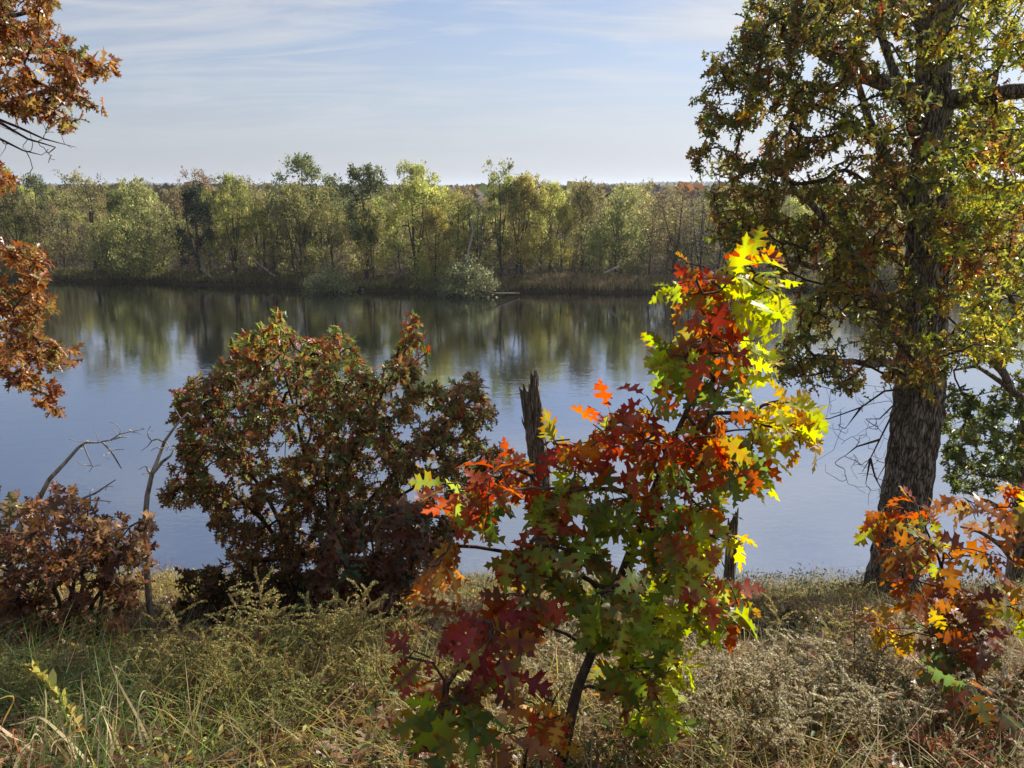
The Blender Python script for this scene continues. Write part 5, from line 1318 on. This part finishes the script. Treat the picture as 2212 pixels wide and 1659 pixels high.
def goldenrods():
    rng = np.random.default_rng(640)
    specs = [('gold', (300, 620), (2.6, 3.25), 40, "dried goldenrod with yellow-brown arching plumes on the slope below the bushy young oak", "yellow goldenrods below the young oak"),
             ('gold', (620, 900), (2.5, 3.2), 22, "dried goldenrod with dull gold plumes left of the red sapling's stem", "gold goldenrods left of the sapling stem"),
             ('green', (380, 900), (2.2, 3.6), 34, "faded olive goldenrod low in the grass at the bottom left of middle", "olive goldenrods in the grass"),
             ('grey', (1480, 1980), (2.1, 2.95), 84, "grey seeded goldenrod in the dry weeds right of the red sapling", "grey goldenrods right of the sapling"),
             ('gold', (1720, 1900), (2.8, 3.2), 9, "yellow goldenrod among grey ones left of the big trunk's foot", "yellow goldenrods by the big trunk"),
             ('grey', (1000, 1480), (2.3, 4.0), 34, "grey seeded goldenrod growing behind the red sapling's stem", "grey goldenrods behind the sapling stem"),
             ('grey', (2030, 2230), (2.0, 3.6), 20, "grey seeded goldenrod at the lower right edge", "grey goldenrods at the right edge"),
             ('rust', (2020, 2180), (2.0, 2.6), 9, "rusty red dry plant under the orange-brown young oak", "rusty dry plants at the lower right"),
             ('rust', (860, 960), (3.2, 3.8), 4, "pale rusty dry plant on the slope left of the red sapling", "rusty dry plants left of the sapling"),
             ('green', (20, 260), (2.3, 3.1), 18, "faded olive goldenrod in the green grass at the lower left", "olive goldenrods at the lower left")]
    for kind, (u0, u1), (y0, y1), n, lab, grp in specs:
        for _ in range(n):
            u = u0 + (u1 - u0) * rng.random(); Y = y0 + (y1 - y0) * rng.random()
            p = gp(u, 1500, Y)
            s, f = PLUME[kind][rng.integers(len(PLUME[kind]))]
            e = empty("goldenrod" if kind != 'rust' else "dry_fern", lab, "wildflower" if kind != 'rust' else "fern", p, grp)
            e.rotation_euler = (rng.normal(0, .12), rng.normal(0, .12), rng.random() * 6.28); k = (.62 + .36 * rng.random()) * (1.0 if Y > 3 else .75); e.scale = (k, k, k * (.8 if kind != 'rust' else .6))
            link("stem", s, e); link("blossom", f, e)
goldenrods()
def curly_tuft():
    rng = np.random.default_rng(650)
    base = gp(165, 1640, 2.15)
    e = empty("grass_tuft", "tuft of long straw-coloured grass with curled dry blades in the bottom left corner", "grass", base)
    g = Geo()
    for k in range(34):
        b = base + rng.normal(0, .07, 3) * [2.0, 1, 0]; an = rng.random() * 6.28; h = .16 + .24 * rng.random(); ln = .08 + .25 * rng.random()
        q = np.linspace(0, 1, 14)[:, None]
        dirv = np.array([math.cos(an), math.sin(an) * .6, 0])
        curl = rng.random() * 2.6
        c = b + dirv * ln * (q ** 1.5) + np.array([0, 0, h]) * np.sin(q * (1.3 + curl * .45)) / 1.0 + dirv * .05 * np.sin(q * curl * 3) + np.cross(dirv, [0, 0, 1]) * .03 * np.sin(q * 4 + k)
        w = .0058 * (1 - q ** 2 * .9); sd = np.cross(dirv, [0, 0, 1]); tw = q * curl * 1.2
        s = sd * np.cos(tw) + np.array([0, 0, 1]) * np.sin(tw)
        V = np.concatenate([c + s * w, c - s * w]); m = 14
        i = np.arange(m - 1); loops = np.stack([i, i + 1, m + i + 1, m + i], 1).ravel()
        g.add(V, loops, np.full(m - 1, 4), pick(rng, pal([('#dccb9c', 4), ('#cbb586', 3), ('#b89f70', 2), ('#9aa55a', 1), ('#c48e52', .8)]), 1, .12)[0])
    link("blades", g.mesh("blades", M_grass, base, True), e)
curly_tuft()
def seed_spike():
    rng = np.random.default_rng(651)
    b = gp(205, 1600, 2.1); t = at(65, 1440, 2.3); q = np.linspace(0, 1, 10)[:, None]
    pts = b * (1 - q) + t * q + np.sin(q * math.pi) * np.array([.02, 0, .05])
    e = empty("evening_primrose", "leaning yellow-green seed spike at the lower left", "wildflower", b)
    g = Geo(); tube(g, pts, np.linspace(.0045, .002, 10), 6, lin('#8a6a48')); link("stem", g.mesh("stem", M_grass, b), e)
    m = 150; u = .35 + .65 * rng.random(m); pp = np.stack([np.interp(u * 9, np.arange(10), pts[:, j]) for j in range(3)], 1); rd = norm(rng.normal(0, 1, (m, 3)) + [0, 0, .3])
    g = Geo(); add_leaves(g, T_OVAL, pp, rd + norm(t - b) * .5, rng.normal(0, 1, (m, 3)), .024 * np.exp(rng.normal(0, .3, m)), pick(rng, pal([('#b5a84c', 4), ('#9a9a48', 3), ('#c8ba62', 2)]), m, .15), None, None, None, rng, 1.1)
    link("blossom", g.mesh("blossom", M_grass, b), e)
seed_spike()

# ------------------------------------------------------------------ autumn haze over the plain
def haze_box():
    m, n, l = new_mat("thin_haze")
    out = n.new("ShaderNodeOutputMaterial"); v = n.new("ShaderNodeVolumePrincipled")
    v.inputs["Color"].default_value = (0.80, 0.88, 1.0, 1); v.inputs["Density"].default_value = 0.00017; v.inputs["Anisotropy"].default_value = 0.3
    l.new(v.outputs[0], out.inputs["Volume"])
    X, y0, y1, z0, z1 = 9500, -400, 9600, -5, 75
    V = [(x, y, z) for x in (-X, X) for y in (y0, y1) for z in (z0, z1)]
    loops = [0, 1, 3, 2, 4, 6, 7, 5, 0, 4, 5, 1, 2, 3, 7, 6, 0, 2, 6, 4, 1, 5, 7, 3]
    link("haze", make_mesh("haze", np.array(V, float), loops, [4] * 6, m), kind="stuff", label="thin bluish haze over the river plain", cat="haze")
haze_box()
